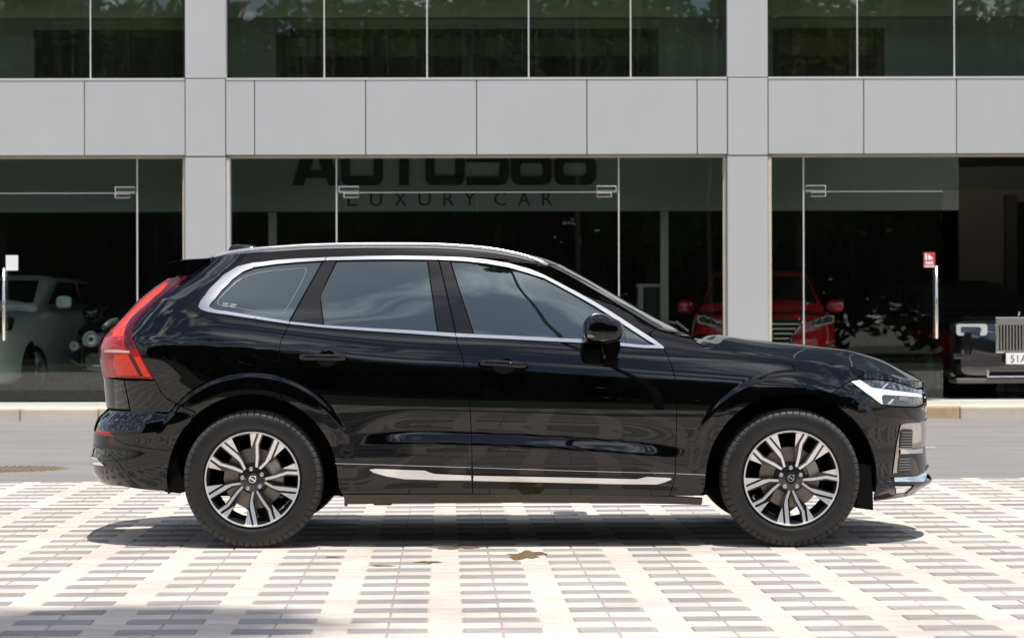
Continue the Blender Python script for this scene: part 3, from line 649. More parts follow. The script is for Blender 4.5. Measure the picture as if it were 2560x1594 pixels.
def smooth_loop(P, it=1):
    P = np.array(P)
    for _ in range(it):
        a = .75 * P + .25 * np.roll(P, -1, 0); b = .25 * P + .75 * np.roll(P, -1, 0); P = np.stack([a, b], 1).reshape(-1, 2)
    return P
def area(P): x, y = P[:, 0], P[:, 1]; return .5 * np.sum(x * np.roll(y, -1) - np.roll(x, -1) * y)
def inset(P, d):
    if area(P) < 0: P = P[::-1]
    e = np.roll(P, -1, 0) - P; e /= np.linalg.norm(e, axis=1, keepdims=True) + 1e-12; n = np.stack([-e[:, 1], e[:, 0]], 1); m = n + np.roll(n, 1, 0)
    l = np.linalg.norm(m, axis=1, keepdims=True); m = m / np.maximum(l, .3); c = np.clip(np.sum(m * n, 1, keepdims=True), .5, 1); return P + m * d / c
def panel(name, pts, m, parent=None, off=0.0, gap=.002, step=.0125, rim=.012, holes=(), mirror=True, both=False, raw=False, sm_it=0, rimmat=None):
    P = np.array(pts if raw else conv(pts))
    if sm_it: P = smooth_loop(P, sm_it)
    P = resample(P); P = inset(P, gap) if gap else (P if area(P) > 0 else P[::-1]); loops = [P]
    for h in holes:
        H = resample(h, .008); H = H if area(H) < 0 else H[::-1]; loops.append(H)
    x0, z0 = P.min(0); x1, z1 = P.max(0)
    gx_, gz_ = np.meshgrid(np.arange(x0, x1, step), np.arange(z0, z1, step * .9)); gx_ = gx_ + (np.arange(gx_.shape[0])[:, None] % 2) * step / 2
    G = np.stack([gx_.ravel(), gz_.ravel()], 1); G = G[pip(G[:, 0], G[:, 1], P)]
    for h in loops[1:]: G = G[~pip(G[:, 0], G[:, 1], h)]
    ring = []
    for xw in XW:
        rr0 = np.hypot(G[:, 0] - xw, G[:, 1] - ZW) if len(G) else np.zeros(0); G = G[(rr0 < .505) | (rr0 > .60)] if step < .02 else G
        if step < .02:
            for q_, r_ in enumerate(np.arange(.51, .598, .0085)):
                na = int(6.2832 * r_ / .013); a_ = (np.arange(na) + .5 * (q_ % 2)) * 6.2832 / na; ring.append(np.stack([xw + r_ * np.cos(a_), ZW + r_ * np.sin(a_)], 1))
    if ring:
        Rg = np.concatenate(ring); Rg = Rg[pip(Rg[:, 0], Rg[:, 1], P)]
        for h in loops[1:]: Rg = Rg[~pip(Rg[:, 0], Rg[:, 1], h)]
        G = np.concatenate([G, Rg])
    if len(G):
        Bp = np.concatenate(loops); keep = np.ones(len(G), bool)
        for i in range(0, len(G), 2000): keep[i:i + 2000] = (np.min(np.linalg.norm(G[i:i + 2000, None] - Bp[None], axis=2), 1) > step * .45)
        G = G[keep]
    V = []; E = []
    for Lp in loops:
        n0 = len(V); V += [Vector(p) for p in Lp]; E += [(n0 + i, n0 + (i + 1) % len(Lp)) for i in range(len(Lp))]
    V += [Vector(p) for p in G]
    vo, eo, fo, _, _, _ = delaunay_2d_cdt(V, E, [], 0, 1e-6)
    vo = np.array([(v.x, v.y) for v in vo]); fo = np.array([f for f in fo if len(f) == 3]); ce = vo[fo].mean(1); k = pip(ce[:, 0], ce[:, 1], P)
    for h in loops[1:]: k &= ~pip(ce[:, 0], ce[:, 1], h)
    fo = fo[k]; s, z = vo[:, 0], vo[:, 1]; N = normal(s, z); p3 = surf(s, z); of = off(s, z)[:, None] if callable(off) else off
    p3 = p3 + N * of
    verts = [tuple(p) for p in p3]; norms = [tuple(n) for n in N]; faces = []
    for a, b, c in fo:
        if np.dot(np.cross(p3[b] - p3[a], p3[c] - p3[a]), N[a]) < 0: b, c = c, b
        faces.append((a, b, c))
    nf = len(faces)
    if rim:
        cnt = {}
        for f in faces:
            for i in range(3):
                e = (f[i], f[(i + 1) % 3]); cnt[tuple(sorted(e))] = None if tuple(sorted(e)) in cnt else e
        for e in cnt.values():
            if e is None: continue
            a, b = e; n0 = len(verts); q = [p3[a], p3[b], p3[b] - N[b] * rim, p3[a] - N[a] * rim]; fn = np.cross(q[1] - q[0], q[3] - q[0]); fn = -fn / (np.linalg.norm(fn) + 1e-12)
            verts += [tuple(t) for t in q]; norms += [tuple(fn)] * 4; faces.append((n0 + 1, n0, n0 + 3, n0 + 2))
    if both:
        n0 = len(verts); verts += [(x, -y, zz) for x, y, zz in verts]; norms += [(x, -y, zz) for x, y, zz in norms]; faces += [tuple(n0 + i for i in f[::-1]) for f in faces]
    def mk(vv, nn, ff):
        me = bpy.data.meshes.new(name); me.from_pydata(vv, [], ff); me.update(); me.polygons.foreach_set('use_smooth', [True] * len(me.polygons)); me.normals_split_custom_set_from_vertices(nn)
        o = link(name, me, m, parent or CAR); return o
    o = mk(verts, norms, faces); o2 = None
    if mirror and not both:
        par = parent
        if parent is not None and 'twin' in TW.get(parent.name, {}): par = TW[parent.name]['twin']
        o2 = bpy.data.objects.new(name, None); bpy.data.objects.remove(o2)
        vv = [(x, -y, zz) for x, y, zz in verts]; nn = [(x, -y, zz) for x, y, zz in norms]; ff = [f[::-1] for f in faces]
        me = bpy.data.meshes.new(name); me.from_pydata(vv, [], ff); me.update(); me.polygons.foreach_set('use_smooth', [True] * len(me.polygons)); me.normals_split_custom_set_from_vertices(nn)
        o2 = link(name, me, m, par or CAR); TW[o.name] = {'twin': o2}
    return o
TW = {}
def twin(o): return TW.get(o.name, {}).get('twin')
def mirror_obj(o, parent=None):
    me = o.data.copy(); me.transform(Matrix.Scale(-1, 4, (0, 1, 0))); me.flip_normals(); c = o.copy(); c.data = me; C.objects.link(c); c.location.y = -o.location.y
    if parent is not None: c.parent = parent
    return c
def strip(name, pts, w, m, parent=None, off=.001, mirror=True):
    """narrow band along a line of photo points"""
    P = np.array(conv(pts)); Q = []
    for i in range(len(P) - 1):
        k = max(1, int(np.linalg.norm(P[i + 1] - P[i]) / .02))
        for j in range(k): Q.append(P[i] + (P[i + 1] - P[i]) * j / k)
    Q.append(P[-1]); Q = np.array(Q); t = np.gradient(Q, axis=0); t /= np.linalg.norm(t, axis=1, keepdims=True); n = np.stack([-t[:, 1], t[:, 0]], 1) * w / 2
    L = np.concatenate([Q + n, (Q - n)[::-1]]); return panel(name, L, m, parent, off, gap=0, step=1.0, rim=off + .003, raw=True, mirror=mirror)
def arc(xw, a0, a1, r=.452, n=40):
    return [('x', xw + r * math.cos(math.radians(a0 + (a1 - a0) * i / n)), ZW + r * math.sin(math.radians(a0 + (a1 - a0) * i / n))) for i in range(n + 1)]

# ---- traced lines (photo points)
roof_edge = zA((1205, 240), (1400, 203), (1700, 173), (2000, 160)) + zC((160, 160), (400, 150), (800, 140), (1200, 140), (1500, 145), (1800, 163), (2000, 188), (2200, 224), (2380, 268)) + zD((630, 312))
ws_edge = zD((630, 312), (800, 390), (1000, 508), (1200, 624), (1400, 748), (1600, 870), (1650, 893), (1770, 922), (1900, 945))
chr_top = zA((1090, 690), (1108, 640), (1200, 520), (1320, 400), (1450, 322), (1600, 286), (1800, 263), (2000, 249), (2265, 237)) + zC((800, 225), (1100, 222), (1450, 229), (1700, 239), (1900, 259), (2100, 291), (2300, 345)) + zD((589, 398), (700, 455), (900, 560), (1050, 642), (1200, 732), (1400, 862), (1555, 962), (1600, 990), (1690, 1058))
chr_bot = zD((1692, 1074), (1500, 1068), (1200, 1041), (900, 1019), (600, 1005), (300, 989), (0, 975)) + zC((1620, 967), (1200, 936), (800, 911), (400, 881), (90, 849)) + zA((1700, 815), (1500, 785), (1300, 756), (1170, 736), (1112, 715))
in_top = zA((1187, 690), (1202, 660), (1300, 540), (1400, 440), (1500, 368), (1600, 327), (1800, 299), (2000, 281), (2250, 265)) + zC((800, 257), (1100, 255), (1450, 259), (1700, 271), (1900, 293), (2100, 328), (2300, 386)) + zD((589, 428), (700, 486), (900, 596), (1050, 681), (1200, 775), (1400, 906), (1560, 1010), (1622, 1043))
in_bot = zD((1500, 1043), (1200, 1011), (900, 987), (600, 971), (300, 957), (0, 945)) + zC((1600, 932), (1200, 906), (800, 885), (400, 859), (95, 827)) + zA((1700, 790), (1500, 758), (1300, 726), (1225, 712))
rdoor_rear = zA((1922, 852), (1885, 930), (1845, 1010), (1836, 1060), (1836, 1150), (1840, 1300)) + zB((1576, 60), (1580, 180), (1584, 250))
bshut = zC((1620, 968), (1628, 1010), (1660, 1090), (1688, 1190), (1704, 1320), (1712, 1460)) + zG((893, 80), (901, 200), (908, 320), (912, 520), (914, 692))
fdoor_fr = zD((1692, 1074), (1732, 1150), (1770, 1245), (1795, 1350), (1806, 1460)) + zG((2206, 60), (2205, 200), (2203, 320), (2196, 550), (2184, 630), (2160, 706))
tail_r = zA((992, 398), (850, 522), (700, 642), (560, 772), (490, 857), (473, 900), (485, 985), (530, 1080), (590, 1190), (682, 1356))
hood_edge = zD((1955, 978), (1990, 1012), (2060, 1058), (2135, 1078)) + zE((500, 442), (1000, 496), (1250, 530), (1600, 590), (1850, 655), (2020, 700))
zdoor = loc(1180, 1233, -.9)[1]; zsill = loc(1180, 1258, -.88)[1]

# ---- dark sheet behind the panels, standing in for shade in the shut lines
hs = conv(hood_edge); we = conv(ws_edge); re_ = conv(roof_edge)
shell = [fang(86, .36), fang(86, .80)] + [(a, b - .015) for a, b in hs[::-1][1:]] + [(a, b - .015) for a, b in we[::-1]] + [(a, b - .015) for a, b in re_[::-1]] + [rang(70, 1.42), rang(80, 1.2), rang(80, .95), rang(80, .36)]
shell += [(float(x2s(XW[0] - .46, .30)), .30)] + conv(arc(XW[0], 180, 0, .46)) + [(XW[0] + .46, .27), (XW[1] - .46, .27)] + conv(arc(XW[1], 180, 0, .46)) + [(float(x2s(XW[1] + .46, .30)), .30)]
panel('gap_shade', shell, VOID, None, -.010, gap=0, step=.04, rim=0, raw=True)

# ---- body sides
fuel = smooth_loop(conv(zA((1225, 1180), (1228, 1110), (1290, 1060), (1420, 1060), (1570, 1062), (1636, 1110), (1638, 1180), (1630, 1240), (1570, 1282), (1420, 1280), (1280, 1262), (1230, 1230))), 2)
quarter = roof_edge + ws_edge[1:6] + zD((1620, 884), (1556, 928)) + chr_top[::-1][2:] + zA((1090, 692)) + chr_bot[::-1] [0:5] + rdoor_rear[0:] + arc(XW[0], 74, 141) + zB((912, 345), (780, 287), (682, 236), (640, 190), (588, 92)) + tail_r[::-1] + zA((1012, 386), (1160, 285))
bs = panel('body_side', quarter, PAINT, None, 0, holes=[inset(fuel[::-1] if area(fuel) < 0 else fuel, -.003)])
ff_ = panel('fuel_flap', fuel, PAINT, bs, 0, gap=.001, raw=True)
# doors
def ell(cx, cy, rx, ry, fn, n=28): return fn(*[(cx + rx * math.cos(2 * math.pi * k / n), cy + ry * math.sin(2 * math.pi * k / n)) for k in range(n)])
bowlR = np.array(conv(ell(428, 1163, 100, 78, zC))); bowlF = np.array(conv(ell(2060, 1232, 108, 74, zC)))
rdoor = chr_bot[6:11] + rdoor_rear + arc(XW[0], 71.5, 8, .452, 30) + zG((48, 660), (62, 694)) + zG((500, 694)) + bshut[::-1]
rdoor = zC((1616, 967)) + chr_bot[8:11] + rdoor_rear + arc(XW[0], 71.5, 2, .452, 30) + [('x', XW[0] + .46, zdoor + .03), ('x', XW[0] + .475, zdoor)] + bshut[::-1][:-1]
DR_ = panel('door', rdoor, PAINT, None, 0, holes=[bowlR])
fdoor = zD((1692, 1074)) + chr_bot[1:7] + bshut + zG((1500, 704)) + fdoor_fr[::-1][:-1]
DF_ = panel('door', fdoor, PAINT, None, 0, holes=[bowlF])
def bowl(P):
    c = P.mean(0); rr = (P.max(0) - P.min(0)) / 2
    return lambda s, z: -.038 * np.sqrt(np.clip(1 - ((s - c[0]) / rr[0]) ** 2 - ((z - c[1]) / rr[1]) ** 2, 0, 1))
for Dn, P in ((DR_, bowlR), (DF_, bowlF)): panel('handle_bowl', P, PAINT, Dn, bowl(P), gap=0, rim=0, raw=True, step=.006)
def handle(Dn, pts, fn):
    Q = conv(fn(*pts)); n = len(Q); V = []; R_ = []
    for i, (s, z) in enumerate(Q):
        p = surf(s, z); nn = normal(np.array(s), np.array(z)); t = i / (n - 1); lift = .034 * (1 - abs(2 * t - 1) ** 6) + .004; V.append(p + nn * lift); R_.append(.0185 * (1 - .45 * abs(2 * t - 1) ** 5))
    o = tube('door_handle', V, R_, PAINT, Dn, 14, True, .75); o2 = mirror_obj(o, twin(Dn))
    for (s, z) in (Q[1], Q[-2]):
        p = surf(s, z); nn = normal(np.array(s), np.array(z)); o = tube('handle_foot', [p - nn * .004, p + nn * .03], .011, GLOSSB, Dn, 10); mirror_obj(o, twin(Dn))
handle(DR_, [(176, 1158), (200, 1157), (260, 1157), (340, 1158), (430, 1161), (520, 1164), (590, 1165), (616, 1166)], zC)
handle(DF_, [(1832, 1213), (1860, 1213), (1930, 1215), (2020, 1220), (2110, 1227), (2190, 1233), (2250, 1236), (2275, 1237)], zC)
# sill
sill = [('x', XW[0] + .478, zdoor - .004), ('x', 0.0, zdoor - .004)] + zG((2160, 708), (2372, 722), (2365, 765), (2000, 757)) + [('x', 0.0, zsill), ('x', XW[0] + .49, zsill - .006)]
panel('sill', sill, mat('dusty_sill', (.075, .062, .045), .6, noise=(8, .35, .1)), None, -.002)
box('jacking_pad', XW[0] + .485, XW[0] + .50, -.86, -.82, .222, .26, DARK, CAR)
# front wing
fender = zD((1690, 1062), (1602, 985), (1558, 930), (1620, 886), (1650, 900), (1770, 926), (1900, 949)) + hood_edge[:8] + zE((1490, 705), (1365, 790), (1280, 845), (1207, 900)) + arc(XW[1], 71, 178) + zFp((232, 760), (228, 850), (205, 870)) + [('x', XW[1] - .475, zdoor - .02)] + fdoor_fr[::-1][:-1]
fender = zD((1690, 1062), (1602, 985), (1558, 930), (1620, 886), (1650, 900), (1770, 926), (1900, 949)) + hood_edge[:8] + zE((1620, 640), (1490, 705), (1365, 790), (1280, 845), (1207, 900)) + arc(XW[1], 71, 180) + [('x', XW[1] - .462, .30), ('x', XW[1] - .475, zdoor - .008)] + fdoor_fr[::-1][:-1]
panel('wing', fender, PAINT, None, 0)
# strip of bodywork between bonnet and headlamp
panel('headlamp_brow', hood_edge[7:] + [('f', 71, .868), ('f', 80, .855), ('f', 89, .846), ('f', 89, .832), ('f', 80, .836), ('f', 70, .838)] + zE((2100, 775), (1990, 733), (1870, 704), (1700, 689), (1520, 691), (1625, 640)), PAINT, None, 0)
# ---- headlamp
hl = zE((1490, 708), (1525, 692), (1700, 690), (1870, 705), (1990, 735), (2110, 778)) + [('f', 69, .826), ('f', 69, .748)] + zE((2100, 947), (1850, 937), (1780, 920), (1640, 828))
HL = panel('headlamp', hl, CLEAR, None, -.004, gap=.003)
panel('light_guide', zE((1502, 712), (1580, 697), (1690, 768), (1900, 797), (2130, 826), (2150, 838), (2155, 856), (1900, 838), (1800, 832), (1778, 850), (1792, 922), (1762, 907), (1640, 815)), WHITEL, HL, .002, gap=0, step=.006, rim=.01)
panel('projector_trim', zE((1780, 770), (1830, 725), (1845, 730), (1800, 775)), SATIN, HL, .001, gap=0, step=.006, rim=.006)
panel('projector_trim', zE((1830, 915), (1880, 870), (1897, 872), (1860, 920)), SATIN, HL, .001, gap=0, step=.006, rim=.006)
panel('projector_lens', zE((1900, 730), (2000, 755), (2080, 800), (1960, 785)), mat('projector_lens', (.10, .11, .13), .05, .6, 1), HL, .0005, gap=0, step=.01, rim=.006)
panel('lamp_marking', zE((1940, 850), (2025, 852), (2022, 885), (1942, 882)), mat('lamp_grey', (.25, .25, .26), .4, .5), HL, .0005, gap=0, step=.02, rim=.004)
# ---- front bumper
zc0 = .60
bump = zE((1207, 900), (1280, 845), (1365, 790), (1490, 708), (1640, 830), (1780, 924), (1850, 941), (2100, 951)) + [('f', 69, .743), ('f', 69, .60), ('f', 90, .60), ('f', 90, .275)] + [('f', 75, .27)] + zFp((2110, 910), (1960, 944), (1735, 972)) + [('x', XW[1] + .455, .32)] + arc(XW[1], 0, 70.5)
FBm = panel('bumper', bump, PAINT, None, 0, both=True, mirror=False)
gr_ = [('f', 69, .60), ('f', 69, .826), ('f', 90, .834), ('f', 90, .60)]
GRL = panel('grille', gr_, VOID, None, -.012, gap=.002, both=True, mirror=False)
for i in range(9):
    d0 = 70 + i * 2.2
    panel('grille_bar', [('f', d0, .612), ('f', d0 + .7, .612), ('f', d0 + .7, .815), ('f', d0, .815)], CHROME, GRL, .004, gap=0, rim=.02)
panel('grille_frame', [('f', 69.2, .60), ('f', 70.2, .602), ('f', 70.2, .815), ('f', 90, .822), ('f', 90, .834), ('f', 69.2, .828)], CHROME, GRL, .006, gap=0, rim=.02, both=True, mirror=False)
INS = mat('bumper_insert', (.42, .40, .38), .10, 1.0, .5)
ins = panel('bumper_insert', zFp((1958, 330), (1968, 290), (2005, 277), (2120, 272)) + [('f', 72, .655), ('f', 72, .555)] + zFp((2195, 470), (2150, 490), (2070, 500), (1950, 545), (1945, 560), (1935, 715), (1895, 722), (1925, 500)), INS, FBm, .005, gap=0)
panel('vent', zFp((1962, 340), (1985, 325), (2055, 328), (2066, 345), (2062, 495), (1950, 497)), DARK, FBm, .008, gap=0)
for i in range(6):
    y = 352 + i * 25
    panel('vent_slat', zFp((1966 - i * 2, y), (2050, y), (2050, y + 9), (1965 - i * 2, y + 9)), GREYP, FBm, .013, gap=0, step=.05, rim=.008)
panel('chrome_strip', zFp((1955, 512), (2085, 508), (2150, 498), (2150, 543), (1955, 549)), CHROME, FBm, .012, gap=0)
panel('vent', zFp((1948, 580), (2050, 575), (2045, 690), (2030, 715), (1935, 712)), DARK, FBm, .008, gap=0)
for i in range(5):
    y = 592 + i * 24
    panel('vent_slat', zFp((1948 - i * 2, y), (2035, y - 3), (2035, y + 8), (1946 - i * 2, y + 10)), GREYP, FBm, .013, gap=0, step=.05, rim=.008)
panel('chrome_lip', zFp((1900, 760), (2100, 757)) + [('f', 72, .392), ('f', 90, .392), ('f', 90, .372), ('f', 72, .370)] + zFp((2160, 800), (1905, 803)), SATIN, FBm, .012, gap=0, both=True, mirror=False)
panel('fog_recess', zFp((1908, 828), (2090, 825), (2020, 895), (1920, 905)), VOID, FBm, .003, gap=0)
panel('fog_trim', zFp((1912, 836), (2060, 834), (1995, 888), (1924, 893)), SATIN, FBm, .006, gap=0)
disc_ = zFp(*[(1762 + 18 * math.cos(k * .5236), 494 + 20 * math.sin(k * .5236)) for k in range(12)]); panel('parking_sensor', disc_, GLOSSB, FBm, .002, gap=0)
# ---- tail lamp
tl = tail_r + zA((480, 1346), (330, 1340)) + [('r', 63, loc(265, 945, -.4)[1])] + [('r', 64, loc(265, 900, -.4)[1]), ('r', 63, loc(265, 862, -.4)[1]), ('r', 62, loc(300, 820, -.4)[1]), ('r', 60, loc(360, 755, -.4)[1]), ('r', 58, loc(430, 698, -.4)[1])] + zA((900, 404))
TL = panel('tail_lamp', tl, REDL, None, 0, gap=.003)
panel('light_guide', zA((868, 425), (745, 548), (610, 665), (470, 790), (425, 860), (405, 960), (310, 965), (300, 900), (360, 830), (500, 690), (700, 520)), REDLIT, TL, .002, gap=0, step=.008, rim=.004)
panel('dark_lens', zA((982, 402), (850, 516), (700, 636), (555, 768), (485, 855), (468, 905), (480, 990), (512, 1078), (425, 1072), (405, 960), (425, 860), (470, 790), (610, 665), (745, 548), (868, 425), (900, 402)), REDD, TL, .0022, gap=0, step=.008, rim=.004)
panel('reflector_band', zA((230, 1082), (340, 1080), (458, 1092), (456, 1110), (225, 1104)), mat('pale_lens', (.75, .55, .50), .1, .2, 1), TL, .003, gap=0, step=.008, rim=.004)
panel('light_guide', zA((320, 1125), (440, 1118), (545, 1318), (345, 1316), (305, 1220)), REDLIT, TL, .002, gap=0, step=.008, rim=.004)
panel('light_guide', zA((495, 1150), (545, 1148), (645, 1328), (585, 1325)), REDLIT, TL, .002, gap=0, step=.008, rim=.004)
panel('dark_lens', zA((440, 1118), (478, 1130), (585, 1328), (548, 1322)), REDD, TL, .0022, gap=0, step=.008, rim=.004)
# ---- tailgate, rear screen, rear bumper
zt0 = loc(262, 941, -.4)[1]; zt1 = loc(266, 1024, -.4)[1]; zg = loc(330, 760, -.4)[1]
TG = panel('tailgate', [('r', 90, zt1 + .012)] + zB((390, 325), (345, 95)) + [('r', 64, zt0), ('r', 65.5, 1.06), ('r', 64, 1.16), ('r', 90, 1.19)], PAINT, None, 0, both=True, mirror=False)
panel('rear_screen', [('r', 90, 1.19), ('r', 64, 1.16), ('r', 61, loc(360, 755, -.4)[1]), ('r', 59, loc(425, 700, -.4)[1]), ('r', 90, loc(425, 690, -.4)[1])], GLASSB, None, .0, both=True, mirror=False)
RB = panel('bumper', zB((588, 96), (640, 192), (682, 240), (780, 290), (912, 349)) + arc(XW[0], 142, 180) + [('x', XW[0] - .456, .31)] + zB((680, 968), (500, 955), (330, 930)) + [('r', 60, .32), ('r', 90, .315), ('r', 90, zt1)] + zB((400, 338), (350, 98)), PAINT, None, 0, both=True, mirror=False)
strip('bumper_seam', zB((270, 545), (340, 592), (500, 622), (700, 648)), .003, VOID, RB, .0008)
strip('bumper_seam', zB((110, 602), (200, 640), (300, 740), (450, 928)), .003, VOID, RB, .0008)
panel('reflector', zB((135, 480), (230, 503), (268, 535), (200, 531), (130, 518)), REDL, RB, .003, gap=0, step=.008, rim=.005)
ex = panel('exhaust_trim', zB((92, 745), (98, 690), (150, 712), (205, 767)), CHROME, RB, .012, gap=0, step=.01, rim=.02)
panel('parking_sensor', zB(*[(458 + 17 * math.cos(k * .5236), 640 + 17 * math.sin(k * .5236)) for k in range(12)]), GLOSSB, RB, .002, gap=0, step=.05)
o = tube('rear_wiper', [(loc(262, 818, -.2)[0], -.2, loc(262, 818, -.2)[1]), (loc(276, 808, -.05)[0], -.05, loc(276, 808, -.05)[1]), (loc(290, 800, .1)[0], .1, loc(290, 800, .1)[1])], [.02, .024, .016], DARK, CAR, 10)
# ---- glasshouse
panel('window_trim', chr_top + chr_bot, TRIM, None, .006, gap=0, step=.02, rim=.014, holes=[np.array(conv(in_top + in_bot))])
band_rear = in_top[0:8] + zA((2228, 267)) + zA((1917, 822)) + in_bot[-4:]
QW = panel('quarter_window', band_rear, GLASSB, None, -.004, gap=.001, rim=.004)
ql = smooth_loop(conv(zA((1255, 650), (1290, 590), (1400, 472), (1520, 397), (1700, 357), (1900, 338), (2065, 323), (2088, 345), (2050, 440), (1960, 600), (1880, 735), (1840, 760), (1600, 722), (1300, 674))), 1)
q_in = inset(ql, .0013); panel('printed_line', ql, mat('grey_print', (.16, .17, .175), .3, 0, 1.0), QW, -.0030, gap=0, step=1, rim=.001, raw=True, holes=[q_in[::-1]])
for a_, b_ in ((1315, 645), (1390, 655), (1310, 665), (1375, 672)): panel('glass_marking', zA((a_, b_), (a_ + 52, b_ + 8), (a_ + 50, b_ + 17), (a_ - 2, b_ + 9)), MATS['grey_print'], QW, -.003, gap=0, step=1, rim=.001)
panel('pillar_trim', zA((2243, 263), (2362, 262), (2290, 402), (2216, 570), (2213, 650), (2240, 868), (1930, 829)), GLOSSB, DR_, -.001, gap=.0015, rim=.006)
panel('window', zC((529, 258), (800, 256), (1100, 254), (1353, 257), (1400, 600), (1447, 926), (1200, 907), (800, 886), (407, 860), (374, 602), (382, 558)), GLASSB, DR_, -.005, gap=.001, rim=.004)
panel('pillar_trim', zC((1362, 257), (1457, 258), (1541, 600), (1613, 934), (1455, 924), (1405, 600)), GLOSSB, DR_, -.001, gap=.0015, rim=.006)
panel('pillar_trim', zC((1464, 258), (1560, 262), (1655, 560), (1782, 942), (1621, 934), (1548, 600)), GLOSSB, DF_, -.001, gap=.0015, rim=.006)
panel('window', zC((1572, 263)) + in_top[12:20] + zD((1295, 836), (1358, 1026), (1200, 1011), (900, 987), (600, 971), (300, 957), (0, 945)) + zC((1790, 943), (1663, 560)), GLASSB, DF_, -.005, gap=.001, rim=.004)
panel('quarter_window', zD((1318, 852), (1400, 908), (1560, 1012), (1618, 1043), (1500, 1043), (1374, 1028)), GLASSB, DF_, -.005, gap=.001, rim=.004)
panel('window_divider', zD((1297, 838), (1315, 850), (1372, 1027), (1360, 1025)), DARK, DF_, .001, gap=0, step=.02, rim=.008)
for q_ in (zC((428, 232), (411, 268)), zC((1451, 224), (1457, 262)), zC((1621, 970), (1612, 929)), zA((1919, 854), (1931, 825))): strip('trim_gap', q_, .003, VOID, None, .0072)
# chrome door strips and thin bright strip standing in for the seam's sky highlight
panel('chrome_strip', zG((262, 537), (300, 531), (612, 541), (650, 556), (680, 563), (905, 573), (906, 604), (700, 602), (480, 595), (370, 578), (290, 556)), SATIN, DR_, .010, gap=0, step=.02, rim=.012)
panel('chrome_strip', zG((920, 574), (1500, 585), (1955, 596), (2015, 581), (2165, 589), (2172, 598), (2130, 616), (2080, 629), (1900, 628), (1400, 617), (920, 606)), SATIN, DF_, .010, gap=0, step=.02, rim=.012)
strip('highlight_line', zG((46, 500), (400, 510), (905, 525)), .002, SATIN, DR_, .002); strip('highlight_line', zG((918, 526), (1500, 545), (2190, 562)), .002, SATIN, DF_, .002); strip('highlight_line', zG((2204, 564), (2385, 572)), .002, SATIN, None, .002)
# ---- roof, windscreen, bonnet: lofted between traced edge and traced middle line
def curve3(pts, y=None):
    out = []
    for p in pts:
        if y is None:
            s, z = conv([p])[0]; out.append(surf(s, z))
        else: x, z = loc(p[1], p[2], y); out.append(np.array([x, y, z]))
    return np.array(out)
def resamp3(P, n):
    d = np.concatenate([[0], np.cumsum(np.linalg.norm(np.diff(P, axis=0), axis=1))]); t = np.linspace(0, d[-1], n)
    Q = np.stack([np.interp(t, d, P[:, i]) for i in range(3)], 1); k = np.array([.25, .5, .25])
    for _ in range(4): Q[1:-1] = .25 * Q[:-2] + .5 * Q[1:-1] + .25 * Q[2:]
    return Q
def loft(name, Ep, Cp, m, n=60, nv=22, ex=2.2, parent=None, drop=0.0, crest=None):
    E_ = resamp3(Ep, n); M_ = resamp3(Cp, n); V = []; Fc = []
    vv = np.linspace(-1, 1, 2 * nv + 1)
    for i in range(n):
        for v in vv:
            a = abs(v); w = a ** ex if crest is None else np.clip((a - crest) / (1 - crest), 0, 1) ** ex
            V.append((M_[i, 0] + (E_[i, 0] - M_[i, 0]) * a ** 2, abs(E_[i, 1]) * v, M_[i, 2] + (E_[i, 2] - M_[i, 2]) * w - drop))
    q = len(vv)
    for i in range(n - 1):
        for j in range(q - 1): Fc.append((i * q + j, (i + 1) * q + j, (i + 1) * q + j + 1, i * q + j + 1))
    o = pmesh(name, V, Fc, m, parent or CAR, True); return o
mid_roof = zA((1195, 236), (1500, 190), (1900, 156)) + zC((300, 132), (800, 116), (1200, 116), (1600, 130), (2000, 158), (2200, 190)) + zD((400, 203), (560, 228), (735, 297))
mid_ws = zD((745, 302), (1000, 437), (1300, 606), (1600, 780), (1950, 955))
mid_hd = zD((1960, 968)) + zE((200, 272), (600, 330), (1000, 369), (1400, 418), (1700, 500), (2000, 620), (2120, 690), (2195, 748))
loft('roof', curve3(roof_edge), curve3(mid_roof, 0), PAINT)
WS = loft('windscreen', curve3(ws_edge)[0:], curve3(mid_ws, 0), mat('windscreen_glass', (.02, .022, .022), .0, 0, 1.0, 1.5), ex=2.0)
he = [px_s(p[1], p[2]) for p in hood_edge] + [fang(70, .872), fang(76, .862), fang(82, .855), fang(88, .850)]
loft('bonnet', np.array([surf(s, z) for s, z in he]), curve3(mid_hd, 0), PAINT, n=80, ex=1.3, crest=.33)
o = tube('windscreen_trim', [tuple(p + np.array([0, -.004, .004])) for p in resamp3(curve3(ws_edge), 30)], .0042, DARK, CAR, 8); mirror_obj(o)
o = tube('windscreen_trim', [tuple(p + np.array([.012, .006, .010])) for p in resamp3(curve3(ws_edge)[:8], 30)], .0015, GLOSSB, CAR, 6); mirror_obj(o)
for y0, y1 in ((-.62, -.05), (.0, .5)):            # wiper arms on the screen base
    tube('wiper', [(loc(1712, 826, 0)[0] - .03, y0, loc(1712, 826, 0)[1] + .035 - .10 * abs(y0) ** 2), (loc(1690, 818, 0)[0], y1, loc(1690, 818, 0)[1] + .03)], .008, DARK, CAR, 8)
box('cowl', loc(1700, 850, 0)[0] - .12, loc(1740, 850, 0)[0], -.66, .66, .90, .985, DARK, CAR)
